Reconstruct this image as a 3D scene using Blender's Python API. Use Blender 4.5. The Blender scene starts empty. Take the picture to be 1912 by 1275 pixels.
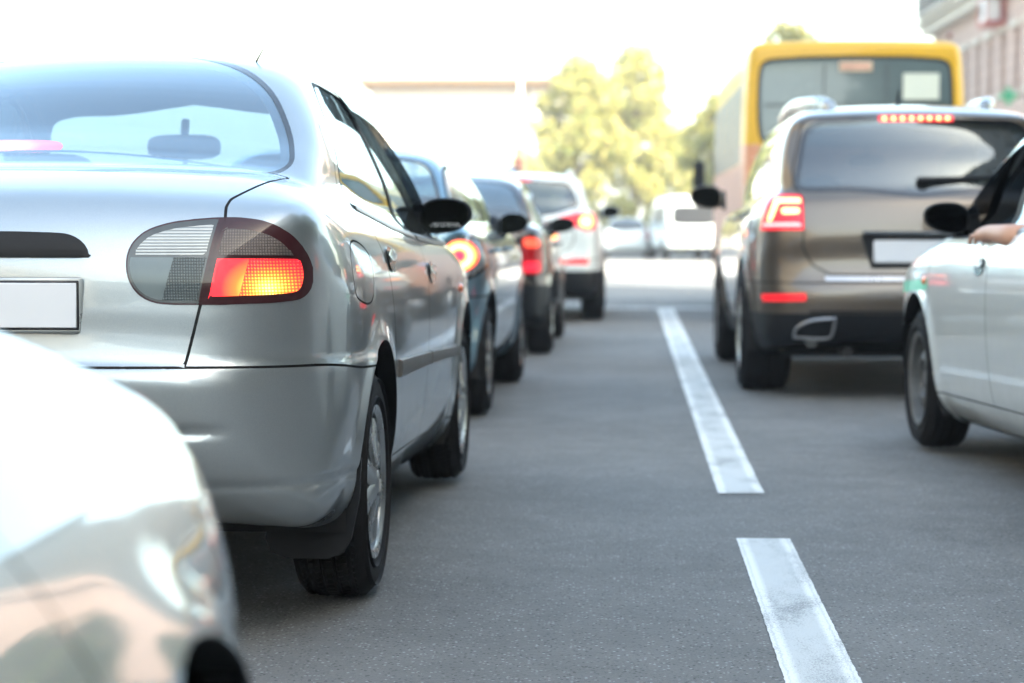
import bpy, math, random
import numpy as np
from mathutils import Vector, Matrix, Euler
R = math.radians
random.seed(7); np.random.seed(7)
scene = bpy.context.scene
COL = scene.collection

# ------------------------------------------------------------------ camera, world, sun, exposure
F_PX = 4050.0                       # focal length in pixels of the 1912 px wide photograph
cd = bpy.data.cameras.new('camera'); cam = bpy.data.objects.new('camera', cd); COL.objects.link(cam)
cd.sensor_width = 36.0; cd.lens = 36.0 * F_PX / 1912.0
cd.clip_start = 0.05; cd.clip_end = 3000
cam.location = (0, 0, 1.0)
cam.rotation_euler = (R(90 - 3.356), 0, R(2.738))
cd.dof.use_dof = True; cd.dof.focus_distance = 5.0; cd.dof.aperture_fstop = 3.3
scene.camera = cam
SUN_EL, SUN_AZ = 36.0, 135.0         # azimuth measured clockwise from +Y (the street)
world = bpy.data.worlds.new('World'); scene.world = world; world.use_nodes = True
wn = world.node_tree.nodes; wl = world.node_tree.links
bg = wn['Background']; sky = wn.new('ShaderNodeTexSky'); sky.sky_type = 'NISHITA'; sky.sun_disc = False
sky.sun_elevation = R(SUN_EL); sky.sun_rotation = R(SUN_AZ)
sky.air_density = 1.0; sky.dust_density = 2.5; sky.ozone_density = 0.4
_cm = wn.new('ShaderNodeMixRGB'); _cm.blend_type = 'MULTIPLY'; _cm.inputs[0].default_value = 1; _cm.inputs[2].default_value = (1.06, 1.05, .90, 1)
wl.new(sky.outputs[0], _cm.inputs[1]); wl.new(_cm.outputs[0], bg.inputs[0]); bg.inputs[1].default_value = 0.15
sd = bpy.data.lights.new('sun', 'SUN'); sd.energy = 3.2; sd.angle = R(0.55); sd.color = (1.0, 0.93, 0.80)
sun = bpy.data.objects.new('sun', sd); COL.objects.link(sun)
_s = Vector((math.sin(R(SUN_AZ)) * math.cos(R(SUN_EL)), math.cos(R(SUN_AZ)) * math.cos(R(SUN_EL)), math.sin(R(SUN_EL))))
sun.rotation_euler = _s.to_track_quat('Z', 'Y').to_euler(); sun.location = (20, -20, 40)
scene.view_settings.view_transform = 'Standard'; scene.view_settings.look = 'None'
scene.view_settings.exposure = 2.85; scene.view_settings.gamma = 1.0
scene.render.engine = 'CYCLES'
scene.cycles.max_bounces = 8; scene.cycles.transparent_max_bounces = 24; scene.cycles.glossy_bounces = 5
scene.cycles.sample_clamp_indirect = 6.0
scene.cycles.use_denoising = True

# ------------------------------------------------------------------ small helpers
def ss(a, b, x):
    t = np.clip((x - a) / (b - a), 0, 1); return t * t * (3 - 2 * t)
SLOPE = 0.0075
def zg(y):                                                    # height of the road along its length
    t = np.clip((np.asarray(y, float) - 4.0) / 5.0, 0, 1)
    z = -SLOPE * (np.maximum(y - 9.0, 0) + 2.5 * t * t)
    return np.maximum(z, -1.05 + 0 * z)
def tag(o, label=None, cat=None, group=None, kind=None):
    if label: o['label'] = label
    if cat: o['category'] = cat
    if group: o['group'] = group
    if kind: o['kind'] = kind
    return o
def empty(name, loc=(0, 0, 0), rot=(0, 0, 0), parent=None):
    o = bpy.data.objects.new(name, None); COL.objects.link(o)
    o.location = loc; o.rotation_euler = rot; o.empty_display_size = 0.2
    if parent: o.parent = parent
    return o
def mk(name, V, F, mats, parent=None, midx=None, nrm=None, smooth=True, sharp=None):
    me = bpy.data.meshes.new(name)
    V = np.asarray(V, float)
    me.from_pydata(V.tolist(), [], F.tolist() if isinstance(F, np.ndarray) else F)
    if not isinstance(mats, (list, tuple)): mats = [mats]
    for m in mats: me.materials.append(m)
    if midx is not None: me.polygons.foreach_set('material_index', np.asarray(midx, np.int32))
    me.polygons.foreach_set('use_smooth', [bool(smooth)] * len(me.polygons))
    me.update()
    if smooth and nrm is None and sharp is not None: me.set_sharp_from_angle(angle=R(sharp))
    if nrm is not None: me.normals_split_custom_set_from_vertices(np.asarray(nrm).tolist())
    o = bpy.data.objects.new(name, me); COL.objects.link(o)
    if parent: o.parent = parent
    return o
def copy_tree(o, parent=None):
    c = o.copy(); COL.objects.link(c); c.parent = parent
    for ch in list(o.children): copy_tree(ch, c)
    return c

class MB:                                                     # collects shapes for ONE mesh
    def __init__(s): s.V = []; s.F = []; s.M = []
    def add(s, V, F, m=0, T=None):
        V = np.asarray(V, float)
        if T is not None: V = V @ np.array(T.to_3x3()).T + np.array(T.translation)
        n = len(s.V); s.V.extend(V.tolist()); s.F.extend([[i + n for i in f] for f in F]); s.M.extend([m] * len(F)); return s
    def box(s, c, d, m=0, b=0.0, T=None):
        x, y, z = [v / 2 for v in d]; c = np.asarray(c, float)
        b = min(b, .49 * min(d))
        if b <= 0:
            V = [(i * x, j * y, k * z) for i in (-1, 1) for j in (-1, 1) for k in (-1, 1)]
            F = [(0, 1, 3, 2), (4, 6, 7, 5), (0, 4, 5, 1), (2, 3, 7, 6), (0, 2, 6, 4), (1, 5, 7, 3)]
            return s.add(np.array(V) + c, F, m, T)
        V = []; idx = {}
        for i in (-1, 1):
            for j in (-1, 1):
                for k in (-1, 1):
                    for a in range(3):
                        p = [i * (x - b), j * (y - b), k * (z - b)]; p[a] += (i, j, k)[a] * b
                        idx[(i, j, k, a)] = len(V); V.append(p)
        F = []
        for a in range(3):
            u, v = [q for q in range(3) if q != a]
            for sg in (-1, 1):
                def key(su, sv):
                    t = [0, 0, 0]; t[a] = sg; t[u] = su; t[v] = sv; return idx[(*t, a)]
                f = [key(-1, -1), key(1, -1), key(1, 1), key(-1, 1)]
                if (sg > 0) == (a == 1): f = f[::-1]
                F.append(f)
        for a in range(3):                                     # edge bevels along axis a
            u, v = [q for q in range(3) if q != a]
            for su in (-1, 1):
                for sv in (-1, 1):
                    def kk(sa, ax):
                        t = [0, 0, 0]; t[a] = sa; t[u] = su; t[v] = sv; return idx[(*t, ax)]
                    f = [kk(-1, u), kk(1, u), kk(1, v), kk(-1, v)]
                    if (su * sv > 0) != (a == 1): f = f[::-1]
                    F.append(f)
        for i in (-1, 1):
            for j in (-1, 1):
                for k in (-1, 1):
                    f = [idx[(i, j, k, a)] for a in range(3)]
                    if i * j * k < 0: f = f[::-1]
                    F.append(f)
        return s.add(np.array(V) + c, F, m, T)
    def tube(s, pts, r, n=10, m=0, cap=True, T=None):
        pts = [np.asarray(p, float) for p in pts]; rs = r if hasattr(r, '__len__') else [r] * len(pts)
        V = []; F = []; up = None
        for i, p in enumerate(pts):
            t = (pts[min(i + 1, len(pts) - 1)] - pts[max(i - 1, 0)]); t /= np.linalg.norm(t) + 1e-9
            if up is None:
                up = np.array([0, 0, 1.]) if abs(t[2]) < .9 else np.array([1., 0, 0])
            a = np.cross(t, up); a /= np.linalg.norm(a) + 1e-9; up = np.cross(a, t)
            for k in range(n):
                th = 2 * math.pi * k / n; V.append(p + rs[i] * (math.cos(th) * a + math.sin(th) * up))
        for i in range(len(pts) - 1):
            for k in range(n):
                k2 = (k + 1) % n; F.append((i * n + k, i * n + k2, (i + 1) * n + k2, (i + 1) * n + k))
        if cap: F.append(tuple(range(n))[::-1]); F.append(tuple((len(pts) - 1) * n + k for k in range(n)))
        return s.add(V, F, m, T)
    def cyl(s, a, b, r, n=24, m=0): return s.tube([a, b], r, n, m)
    def lathe(s, prof, n=48, m=0, T=None, closed=False, axis='x'):   # prof: (axial, radius)
        V = []; F = []; k = len(prof)
        for i in range(n):
            t = 2 * math.pi * i / n
            for a, r in prof:
                V.append((a, r * math.cos(t), r * math.sin(t)) if axis == 'x' else (r * math.cos(t), r * math.sin(t), a))
        for i in range(n):
            i2 = (i + 1) % n
            for j in range(k if closed else k - 1):
                j2 = (j + 1) % k; F.append((i * k + j, i * k + j2, i2 * k + j2, i2 * k + j))
        return s.add(V, F, m, T)
    def loft(s, rings, m=0, cap=True, T=None):
        n = len(rings[0]); V = [p for r in rings for p in r]; F = []
        for i in range(len(rings) - 1):
            for k in range(n): F.append((i * n + k, i * n + (k + 1) % n, (i + 1) * n + (k + 1) % n, (i + 1) * n + k))
        if cap: F.append(tuple(range(n))[::-1]); F.append(tuple((len(rings) - 1) * n + k for k in range(n)))
        return s.add(V, F, m, T)
    def prism(s, poly, axis, a, b, m=0, T=None):               # polygon (u,v) extruded along axis
        def P(u, v, w): return {'x': (w, u, v), 'y': (u, w, v), 'z': (u, v, w)}[axis]
        n = len(poly); V = [P(u, v, a) for u, v in poly] + [P(u, v, b) for u, v in poly]
        F = [tuple(range(n)), tuple(range(n, 2 * n))[::-1]] + [(i, i + n, (i + 1) % n + n, (i + 1) % n) for i in range(n)]
        return s.add(V, F, m, T)
    def build(s, name, mats, parent=None, smooth=True, sharp=38):
        o = mk(name, s.V, s.F, mats, parent, s.M, None, smooth, None)
        import bmesh
        bm = bmesh.new(); bm.from_mesh(o.data); bmesh.ops.recalc_face_normals(bm, faces=bm.faces); bm.to_mesh(o.data); bm.free()
        if smooth: o.data.set_sharp_from_angle(angle=R(sharp))
        return o

# ------------------------------------------------------------------ materials
MATS = {}
def nmat(name):
    m = bpy.data.materials.new(name); m.use_nodes = True
    nt = m.node_tree; return m, nt.nodes, nt.links, nt.nodes['Principled BSDF']
def pset(p, **k):
    for a, v in k.items():
        a = {'color': 'Base Color', 'rough': 'Roughness', 'metal': 'Metallic', 'coat': 'Coat Weight', 'coatr': 'Coat Roughness',
             'em': 'Emission Color', 'es': 'Emission Strength', 'trans': 'Transmission Weight', 'spec': 'Specular IOR Level', 'alpha': 'Alpha',
             'sheen': 'Sheen Weight', 'sss': 'Subsurface Weight'}[a]
        p.inputs[a].default_value = (*v, 1) if isinstance(v, tuple) and len(v) == 3 else v
def noise(N, L, scale, detail=4, rough=.55, vec=None, coord='Object', mscale=None):
    t = N.new('ShaderNodeTexNoise'); t.inputs['Scale'].default_value = scale; t.inputs['Detail'].default_value = detail; t.inputs['Roughness'].default_value = rough
    if vec is None:
        tc = N.new('ShaderNodeTexCoord'); vec = tc.outputs[coord]
    if mscale:
        mp = N.new('ShaderNodeMapping'); mp.inputs['Scale'].default_value = mscale; L.new(vec, mp.inputs[0]); vec = mp.outputs[0]
    L.new(vec, t.inputs['Vector']); return t
def ramp(N, L, src, stops):
    r = N.new('ShaderNodeValToRGB'); L.new(src, r.inputs[0]); e = r.color_ramp.elements
    while len(e) < len(stops): e.new(0.5)
    for k, (p, c) in zip(e, stops): k.position = p; k.color = (*c, 1) if hasattr(c, '__len__') else (c, c, c, 1)
    return r
def math_(N, L, op, a, b=None, c=None):
    n = N.new('ShaderNodeMath'); n.operation = op
    for i, v in enumerate((a, b, c)):
        if v is None: continue
        if isinstance(v, (int, float)): n.inputs[i].default_value = v
        else: L.new(v, n.inputs[i])
    return n.outputs[0]
def bump(N, L, p, h, strength=.3, dist=.01):
    b = N.new('ShaderNodeBump'); b.inputs['Strength'].default_value = strength; b.inputs['Distance'].default_value = dist
    L.new(h, b.inputs['Height']); L.new(b.outputs[0], p.inputs['Normal']); return b
def plain(name, color, rough=.5, metal=0., coat=0., var=.12, nscale=8, bumps=0., spec=.5):
    if name in MATS: return MATS[name]
    m, N, L, p = nmat(name); pset(p, rough=rough, metal=metal, coat=coat, spec=spec)
    n = noise(N, L, nscale, 5)
    r = ramp(N, L, n.outputs[0], [(.3, tuple(c * (1 - var) for c in color)), (.7, tuple(min(1, c * (1 + var)) for c in color))])
    L.new(r.outputs[0], p.inputs['Base Color'])
    rr = math_(N, L, 'MULTIPLY_ADD', n.outputs[0], .2, max(.02, rough - .1)); L.new(rr, p.inputs['Roughness'])
    if bumps: bump(N, L, p, noise(N, L, nscale * 12, 3).outputs[0], bumps, .002)
    MATS[name] = m; return m
def paint(name, color, metal=.6, rough=.34, dust=.25):
    """car paint: metallic base with fine flakes, clear coat, road dust near the sills"""
    if name in MATS: return MATS[name]
    m, N, L, p = nmat(name); pset(p, coat=1.0, coatr=.035, metal=metal, rough=rough)
    tc = N.new('ShaderNodeTexCoord')
    fl = noise(N, L, 900, 2, .6, tc.outputs['Object'])
    fr = ramp(N, L, fl.outputs[0], [(.35, tuple(c * .88 for c in color)), (.65, tuple(min(1, c * 1.1) for c in color))])
    sx = N.new('ShaderNodeSeparateXYZ'); L.new(tc.outputs['Object'], sx.inputs[0])
    n2 = noise(N, L, 5, 6, .65, tc.outputs['Object'])
    low = N.new('ShaderNodeMapRange'); low.inputs['From Min'].default_value = .75; low.inputs['From Max'].default_value = .2
    L.new(sx.outputs[2], low.inputs[0])
    f = math_(N, L, 'MULTIPLY', low.outputs[0], math_(N, L, 'MULTIPLY', n2.outputs[0], dust * 1.6))
    cl = N.new('ShaderNodeClamp'); L.new(f, cl.inputs[0])
    mx = N.new('ShaderNodeMixRGB'); L.new(cl.outputs[0], mx.inputs[0]); L.new(fr.outputs[0], mx.inputs[1]); mx.inputs[2].default_value = (.17, .155, .135, 1)
    L.new(mx.outputs[0], p.inputs['Base Color'])
    L.new(math_(N, L, 'MULTIPLY_ADD', cl.outputs[0], .5, rough), p.inputs['Roughness'])
    L.new(math_(N, L, 'MULTIPLY_ADD', cl.outputs[0], -metal, metal), p.inputs['Metallic'])
    MATS[name] = m; return m
def glass(name, tint=(.75, .82, .82), refl=1.0, dark=.0):
    if name in MATS: return MATS[name]
    m, N, L, p = nmat(name); out = N['Material Output']; N.remove(p)
    tr = N.new('ShaderNodeBsdfTransparent'); tr.inputs[0].default_value = (*tint, 1)
    gl = N.new('ShaderNodeBsdfGlossy'); gl.inputs['Roughness'].default_value = .015; gl.inputs[0].default_value = (.82, .93, 1, 1)
    lw = N.new('ShaderNodeLayerWeight'); lw.inputs[0].default_value = .5
    f = math_(N, L, 'MULTIPLY_ADD', math_(N, L, 'POWER', lw.outputs['Facing'], 3.2), .85 * refl, .07 * refl); cl = N.new('ShaderNodeClamp'); L.new(f, cl.inputs[0])
    mx = N.new('ShaderNodeMixShader'); L.new(cl.outputs[0], mx.inputs[0]); L.new(tr.outputs[0], mx.inputs[1]); L.new(gl.outputs[0], mx.inputs[2])
    # thin film of dust
    df = N.new('ShaderNodeBsdfDiffuse'); df.inputs[0].default_value = (.45, .45, .43, 1)
    n = noise(N, L, 3, 6, .6); d = math_(N, L, 'MULTIPLY', n.outputs[0], .07)
    m2 = N.new('ShaderNodeMixShader'); L.new(d, m2.inputs[0]); L.new(mx.outputs[0], m2.inputs[1]); L.new(df.outputs[0], m2.inputs[2])
    L.new(m2.outputs[0], out.inputs[0])
    MATS[name] = m; return m

M_rubber = plain('tyre rubber', (.007, .007, .008), .8, bumps=.4, nscale=20, spec=.25)
M_black = plain('black plastic', (.006, .007, .009), .55, nscale=30, bumps=.15, spec=.25)
M_blackgloss = plain('gloss black trim', (.008, .009, .012), .12, coat=.6)
M_seam = plain('black seam', (.004, .004, .005), .8)  # plain black for panel gaps and wheel arch lips
M_dark = plain('dark cabin fabric', (.022, .024, .030), .85, nscale=60)
M_grey = plain('grey cabin fabric', (.07, .075, .08), .85, nscale=60)
M_chrome = plain('chrome', (.75, .76, .78), .12, metal=1.0, var=.05)
M_alloy = plain('alloy wheel', (.30, .31, .31), .28, metal=.85, coat=.4, var=.15, nscale=14)
M_steel = plain('steel wheel', (.085, .088, .088), .6, metal=.3, var=.3, nscale=14)
M_under = plain('underbody', (.005, .005, .006), .8)
M_plate = plain('white number plate', (.62, .65, .69), .35, var=.02)
M_mirror = plain('mirror glass', (.006, .0065, .0055), .03, metal=1.0, var=.03)
M_glass = glass('clear car glass', (.58, .66, .68))
M_glass_t = glass('tinted car glass', (.10, .125, .15), 1.5)
M_visor = glass('smoked wind deflector', (.06, .06, .06), .9)
def lamp(name, col, ribs=(0, 0), em=None, metal=0., rough=.25, grid=60, ribx=None, var=.25):
    """moulded lamp lens: ribbed plastic over a reflector; em=(x,z,rx,rz,strength, colours) is a lit bulb behind it"""
    if name in MATS: return MATS[name]
    m, N, L, p = nmat(name); pset(p, coat=.3, coatr=.02, rough=rough, metal=metal, spec=.22)
    tc = N.new('ShaderNodeTexCoord'); sx = N.new('ShaderNodeSeparateXYZ'); L.new(tc.outputs['Object'], sx.inputs[0])
    ax = math_(N, L, 'ABSOLUTE', sx.outputs[0])
    gx = math_(N, L, 'MULTIPLY', ax, math_(N, L, 'MULTIPLY_ADD', sx.outputs[2], .12, 1.0))
    wx = math_(N, L, 'ABSOLUTE', math_(N, L, 'SINE', math_(N, L, 'MULTIPLY', gx, math.pi * grid * (1 if ribs[0] else 0) + 1e-4)))
    wz = math_(N, L, 'ABSOLUTE', math_(N, L, 'SINE', math_(N, L, 'MULTIPLY', sx.outputs[2], math.pi * grid * (1 if ribs[1] else 0) + 1e-4)))
    if not ribs[0]: wx = math_(N, L, 'ADD', wx, 1)
    if not ribs[1]: wz = math_(N, L, 'ADD', wz, 1)
    h = math_(N, L, 'MULTIPLY', math_(N, L, 'MINIMUM', wx, 1.0), math_(N, L, 'MINIMUM', wz, 1.0))
    if ribx is not None: h = math_(N, L, 'MAXIMUM', h, math_(N, L, 'LESS_THAN', math_(N, L, 'SUBTRACT', ax, math_(N, L, 'MULTIPLY', sx.outputs[2], .25)), ribx))
    n = noise(N, L, 14, 3, .6, tc.outputs['Object'])
    hv = math_(N, L, 'MULTIPLY', h, math_(N, L, 'MULTIPLY_ADD', n.outputs[0], .9, .35))
    r = ramp(N, L, hv, [(.05, tuple(c * (1 - var) * .6 for c in col)), (.45, col), (.85, tuple(min(1, c * (1 + var) + .05 * var) for c in col))])
    L.new(r.outputs[0], p.inputs['Base Color'])
    if any(ribs): bump(N, L, p, h, .6, .0018)
    if em:
        x0, z0, rx, rz, st = em[:5]; stops = em[5]
        dx = math_(N, L, 'DIVIDE', math_(N, L, 'SUBTRACT', ax, x0), rx); dz = math_(N, L, 'DIVIDE', math_(N, L, 'SUBTRACT', sx.outputs[2], z0), rz)
        rr = math_(N, L, 'SQRT', math_(N, L, 'ADD', math_(N, L, 'MULTIPLY', dx, dx), math_(N, L, 'MULTIPLY', dz, dz)))
        rr = math_(N, L, 'SUBTRACT', rr, math_(N, L, 'MULTIPLY', math_(N, L, 'SUBTRACT', h, .55), .28 if any(ribs) else 0.))
        c = ramp(N, L, rr, stops); L.new(c.outputs[0], p.inputs['Emission Color']); p.inputs['Emission Strength'].default_value = st
    MATS[name] = m; return m
# ------------------------------------------------------------------ car body generator: smooth implicit body, cut along its panel lines
def spl(pts, n=8, closed=False):
    """Catmull-Rom through 2D points; a point given twice stays sharp"""
    P = np.array(pts, float); m = len(P); out = []
    rng = range(m if closed else m - 1)
    for i in rng:
        p0, p1, p2, p3 = (P[(i + k) % m] if closed else P[min(max(i + k, 0), m - 1)] for k in (-1, 0, 1, 2))
        if np.allclose(p1, p2): continue
        t0 = 0; a = .5
        def kn(u, v): return max(np.linalg.norm(v - u), 1e-9) ** a
        if np.allclose(p0, p1): p0 = p1 - (p2 - p1)
        if np.allclose(p2, p3): p3 = p2 + (p2 - p1)
        t1 = kn(p0, p1); t2 = t1 + kn(p1, p2); t3 = t2 + kn(p2, p3)
        for q in range(n):
            t = t1 + (t2 - t1) * q / n
            A1 = (t1 - t) / t1 * p0 + t / t1 * p1; A2 = (t2 - t) / (t2 - t1) * p1 + (t - t1) / (t2 - t1) * p2
            A3 = (t3 - t) / (t3 - t2) * p2 + (t - t2) / (t3 - t2) * p3
            B1 = (t2 - t) / t2 * A1 + t / t2 * A2; B2 = (t3 - t) / (t3 - t1) * A2 + (t - t1) / (t3 - t1) * A3
            out.append((t2 - t) / (t2 - t1) * B1 + (t - t1) / (t2 - t1) * B2)
    if not closed: out.append(P[-1])
    return np.array(out)
def psdf(A, B, poly, closed=True):
    """signed distance (negative inside) of points (A,B) to a polygon; unsigned for an open line"""
    P = np.asarray(poly, float); Q = np.roll(P, -1, 0)
    if not closed: P, Q = P[:-1], P[1:]
    A = np.asarray(A, float); B = np.asarray(B, float)
    best = np.full(A.shape, 1e9); odd = np.zeros(A.shape, bool)
    for (ax, ay), (bx, by) in zip(P, Q):
        dx, dy = bx - ax, by - ay; L2 = dx * dx + dy * dy
        if L2 < 1e-14: continue
        t = np.clip(((A - ax) * dx + (B - ay) * dy) / L2, 0, 1)
        d = (A - ax - t * dx) ** 2 + (B - ay - t * dy) ** 2
        np.minimum(best, d, out=best)
        if closed and ay != by:
            c = ((ay > B) != (by > B)) & (A < (bx - ax) * (B - ay) / (by - ay) + ax); odd ^= c
    d = np.sqrt(best)
    return np.where(odd, -d, d) if closed else d
class Fld:
    def __init__(s, poly, h=.0125, pad=.35):
        P = np.asarray(poly); lo = P.min(0) - pad; hi = P.max(0) + pad
        n = np.ceil((hi - lo) / h).astype(int) + 1
        a = lo[0] + h * np.arange(n[0]); b = lo[1] + h * np.arange(n[1])
        A, B = np.meshgrid(a, b, indexing='ij'); s.G = psdf(A, B, P); s.lo = lo; s.h = h; s.n = n
    def __call__(s, a, b):
        u = np.clip((a - s.lo[0]) / s.h, 1, s.n[0] - 2.001); v = np.clip((b - s.lo[1]) / s.h, 1, s.n[1] - 2.001)
        i = u.astype(int); j = v.astype(int); fu = u - i; fv = v - j
        def w(t): return ((1 - t) ** 3 / 6, (3 * t ** 3 - 6 * t * t + 4) / 6, (-3 * t ** 3 + 3 * t * t + 3 * t + 1) / 6, t ** 3 / 6)
        wu, wv = w(fu), w(fv); G = s.G.ravel(); n1 = s.n[1]; r = 0
        for k in range(4):
            base = np.clip(i + k - 1, 0, s.n[0] - 1) * n1; q = 0
            for l in range(4): q = q + wv[l] * G[base + np.clip(j + l - 1, 0, n1 - 1)]
            r = r + wu[k] * q
        return r
def smax(a, b, k):
    h = np.maximum(k - np.abs(a - b), 0) / k; return np.maximum(a, b) + h * h * k * .25
def smin(a, b, k): return -smax(-a, -b, k)

def nets(F, lo, hi, h):
    """surface nets on half a body (x >= 0): vertices and triangles"""
    nx, ny, nz = [int(math.ceil((hi[k] - lo[k]) / h)) + 1 for k in range(3)]
    xs = lo[0] + h * np.arange(nx); ys = lo[1] + h * np.arange(ny); zs = lo[2] + h * np.arange(nz)
    V = np.empty((nx, ny, nz))
    for i in range(nx):
        Y, Z = np.meshgrid(ys, zs, indexing='ij'); V[i] = F(np.full_like(Y, xs[i]), Y, Z)
    S = V < 0
    acc = np.zeros((nx - 1, ny - 1, nz - 1, 3)); cnt = np.zeros((nx - 1, ny - 1, nz - 1))
    def sl(o, ax, d): return tuple(slice(o[k] + (d if k == ax else 0), None if (o[k] + (d if k == ax else 0)) == 1 else -1) for k in range(3))
    for ax in range(3):
        oth = [k for k in range(3) if k != ax]
        for a in (0, 1):
            for b in (0, 1):
                o = [0, 0, 0]; o[oth[0]] = a; o[oth[1]] = b
                s0 = [slice(o[k], (V.shape[k] - 1 + o[k])) for k in range(3)]; s1 = list(s0)
                s0[ax] = slice(0, V.shape[ax] - 1); s1[ax] = slice(1, V.shape[ax])
                v0 = V[tuple(s0)]; v1 = V[tuple(s1)]; c = (v0 < 0) != (v1 < 0)
                t = np.where(c, v0 / np.where(v0 == v1, 1, v0 - v1), 0)
                for k in range(3): acc[..., k] += np.where(c, t if k == ax else o[k], 0)
                cnt += c
    act = cnt > 0; idx = -np.ones(act.shape, int); idx[act] = np.arange(act.sum())
    ii = np.argwhere(act); P = (acc[act] / cnt[act][:, None] + ii) * h + np.array(lo)
    T = []
    for ax in range(3):
        oth = [k for k in range(3) if k != ax]; u, v = oth
        s0 = [slice(1, n - 1) for n in V.shape]; s1 = list(s0)
        s0[ax] = slice(0, V.shape[ax] - 1); s1[ax] = slice(1, V.shape[ax])
        a = S[tuple(s0)]; b = S[tuple(s1)]; q = np.argwhere(a != b)
        off = np.ones(3, int); off[ax] = 0; q = q + off
        flip = S[tuple(q.T)]
        def at(du, dv):
            r = q.copy(); r[:, u] -= du; r[:, v] -= dv; return idx[r[:, 0], r[:, 1], r[:, 2]]
        c00, c10, c11, c01 = at(1, 1), at(0, 1), at(0, 0), at(1, 0)
        if ax == 1: flip = ~flip
        Q = np.stack([c00, c10, c11, c01], 1); Q[~flip] = Q[~flip][:, ::-1]
        d1 = np.linalg.norm(P[Q[:, 0]] - P[Q[:, 2]], axis=1) < np.linalg.norm(P[Q[:, 1]] - P[Q[:, 3]], axis=1)
        T.append(np.where(d1[:, None], Q[:, [0, 1, 2]], Q[:, [0, 1, 3]])); T.append(np.where(d1[:, None], Q[:, [0, 2, 3]], Q[:, [1, 2, 3]]))
    return P, np.concatenate(T)
def grad(F, P, e=.006):
    g = np.empty_like(P)
    for k in range(3):
        d = np.zeros(3); d[k] = e; a = P + d; b = P - d
        g[:, k] = (F(np.abs(a[:, 0]), a[:, 1], a[:, 2]) - F(np.abs(b[:, 0]), b[:, 1], b[:, 2])) / (2 * e)
    return g
def project(F, P, it=3):
    for _ in range(it):
        f = F(np.abs(P[:, 0]), P[:, 1], P[:, 2]); g = grad(F, P); P = P - g * (f / np.maximum((g * g).sum(1), .05))[:, None]
    return P

def cut(V, T, L, d, eps=6e-4):
    """split triangles along d = 0; returns new V, T, L, d"""
    d = np.where(np.abs(d) < eps, 0, d); s = np.sign(d).astype(int); st = s[T]
    cross = (st.min(1) < 0) & (st.max(1) > 0)
    if not cross.any(): return V, T, L, d
    keep = ~cross; Tc = T[cross]; Lc = L[cross]; sc = s[Tc]
    has0 = (sc == 0).any(1)
    tris = []; labs = []; E = {}
    A = Tc[has0]
    k0 = np.argmax(s[A] == 0, 1); A = np.stack([A[np.arange(len(A)), (k0 + q) % 3] for q in range(3)], 1)      # a is the zero vertex
    B = Tc[~has0]; sb = s[B]; maj = np.sign(sb.sum(1)); k1 = np.argmax(sb == -maj[:, None], 1)
    B = np.stack([B[np.arange(len(B)), (k1 + q) % 3] for q in range(3)], 1)                                     # a is alone
    ed = np.concatenate([A[:, [1, 2]], B[:, [0, 1]], B[:, [0, 2]]]); es = np.sort(ed, 1)
    key, inv = np.unique(es[:, 0].astype(np.int64) * (len(V) + 1) + es[:, 1], return_inverse=True)
    u = key // (len(V) + 1); w = key % (len(V) + 1); t = d[u] / (d[u] - d[w])
    NV = V[u] + (V[w] - V[u]) * t[:, None]; new = len(V) + inv
    na, nb = len(A), len(B); p = new[:na]; q = new[na:na + nb]; r = new[na + nb:]
    out = [T[keep], np.stack([A[:, 0], A[:, 1], p], 1), np.stack([A[:, 0], p, A[:, 2]], 1),
           np.stack([B[:, 0], q, r], 1), np.stack([q, B[:, 1], B[:, 2]], 1), np.stack([q, B[:, 2], r], 1)]
    lab = [L[keep], Lc[has0], Lc[has0], Lc[~has0], Lc[~has0], Lc[~has0]]
    return np.concatenate([V, NV]), np.concatenate(out), np.concatenate(lab), np.concatenate([d, np.zeros(len(NV))])

def body_field(c):
    lo_s, lo_p, lo_c = Fld(c['side']), Fld(c['plan']), Fld(c['sect'])
    gh = c.get('gside') is not None
    if gh: g_s, g_p, g_c = Fld(c['gside']), Fld(c['gplan']), Fld(c['gsect'])
    Ln = c['L']; b0, b1 = c.get('bow', (.09, .12)); g0, g1 = c.get('gbow', (.30, .30)); k = c.get('k', .05); cz = c.get('crown', .05); gz = c.get('gcrown', .07)
    extra = c.get('extra'); kg = c.get('kg', .05); kb = c.get('kb', .05)
    def F(x, y, z):
        m = ss(.35, .65, y / Ln); x2 = x * x
        ys = y - x2 * b0 * (1 - m) + x2 * b1 * m
        f = smax(smax(lo_s(ys, z + cz * x2), lo_p(x, y), k), lo_c(x, z), k)
        if gh:
            yg = y - x2 * g0 * (1 - m) + x2 * g1 * m
            g = smax(smax(g_s(yg, z + gz * x2), g_p(x, y), kg), g_c(x, z), kg)
            f = smin(f, g, kb)
        if extra: f = extra(f, x, y, z)
        return f
    return F

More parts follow.
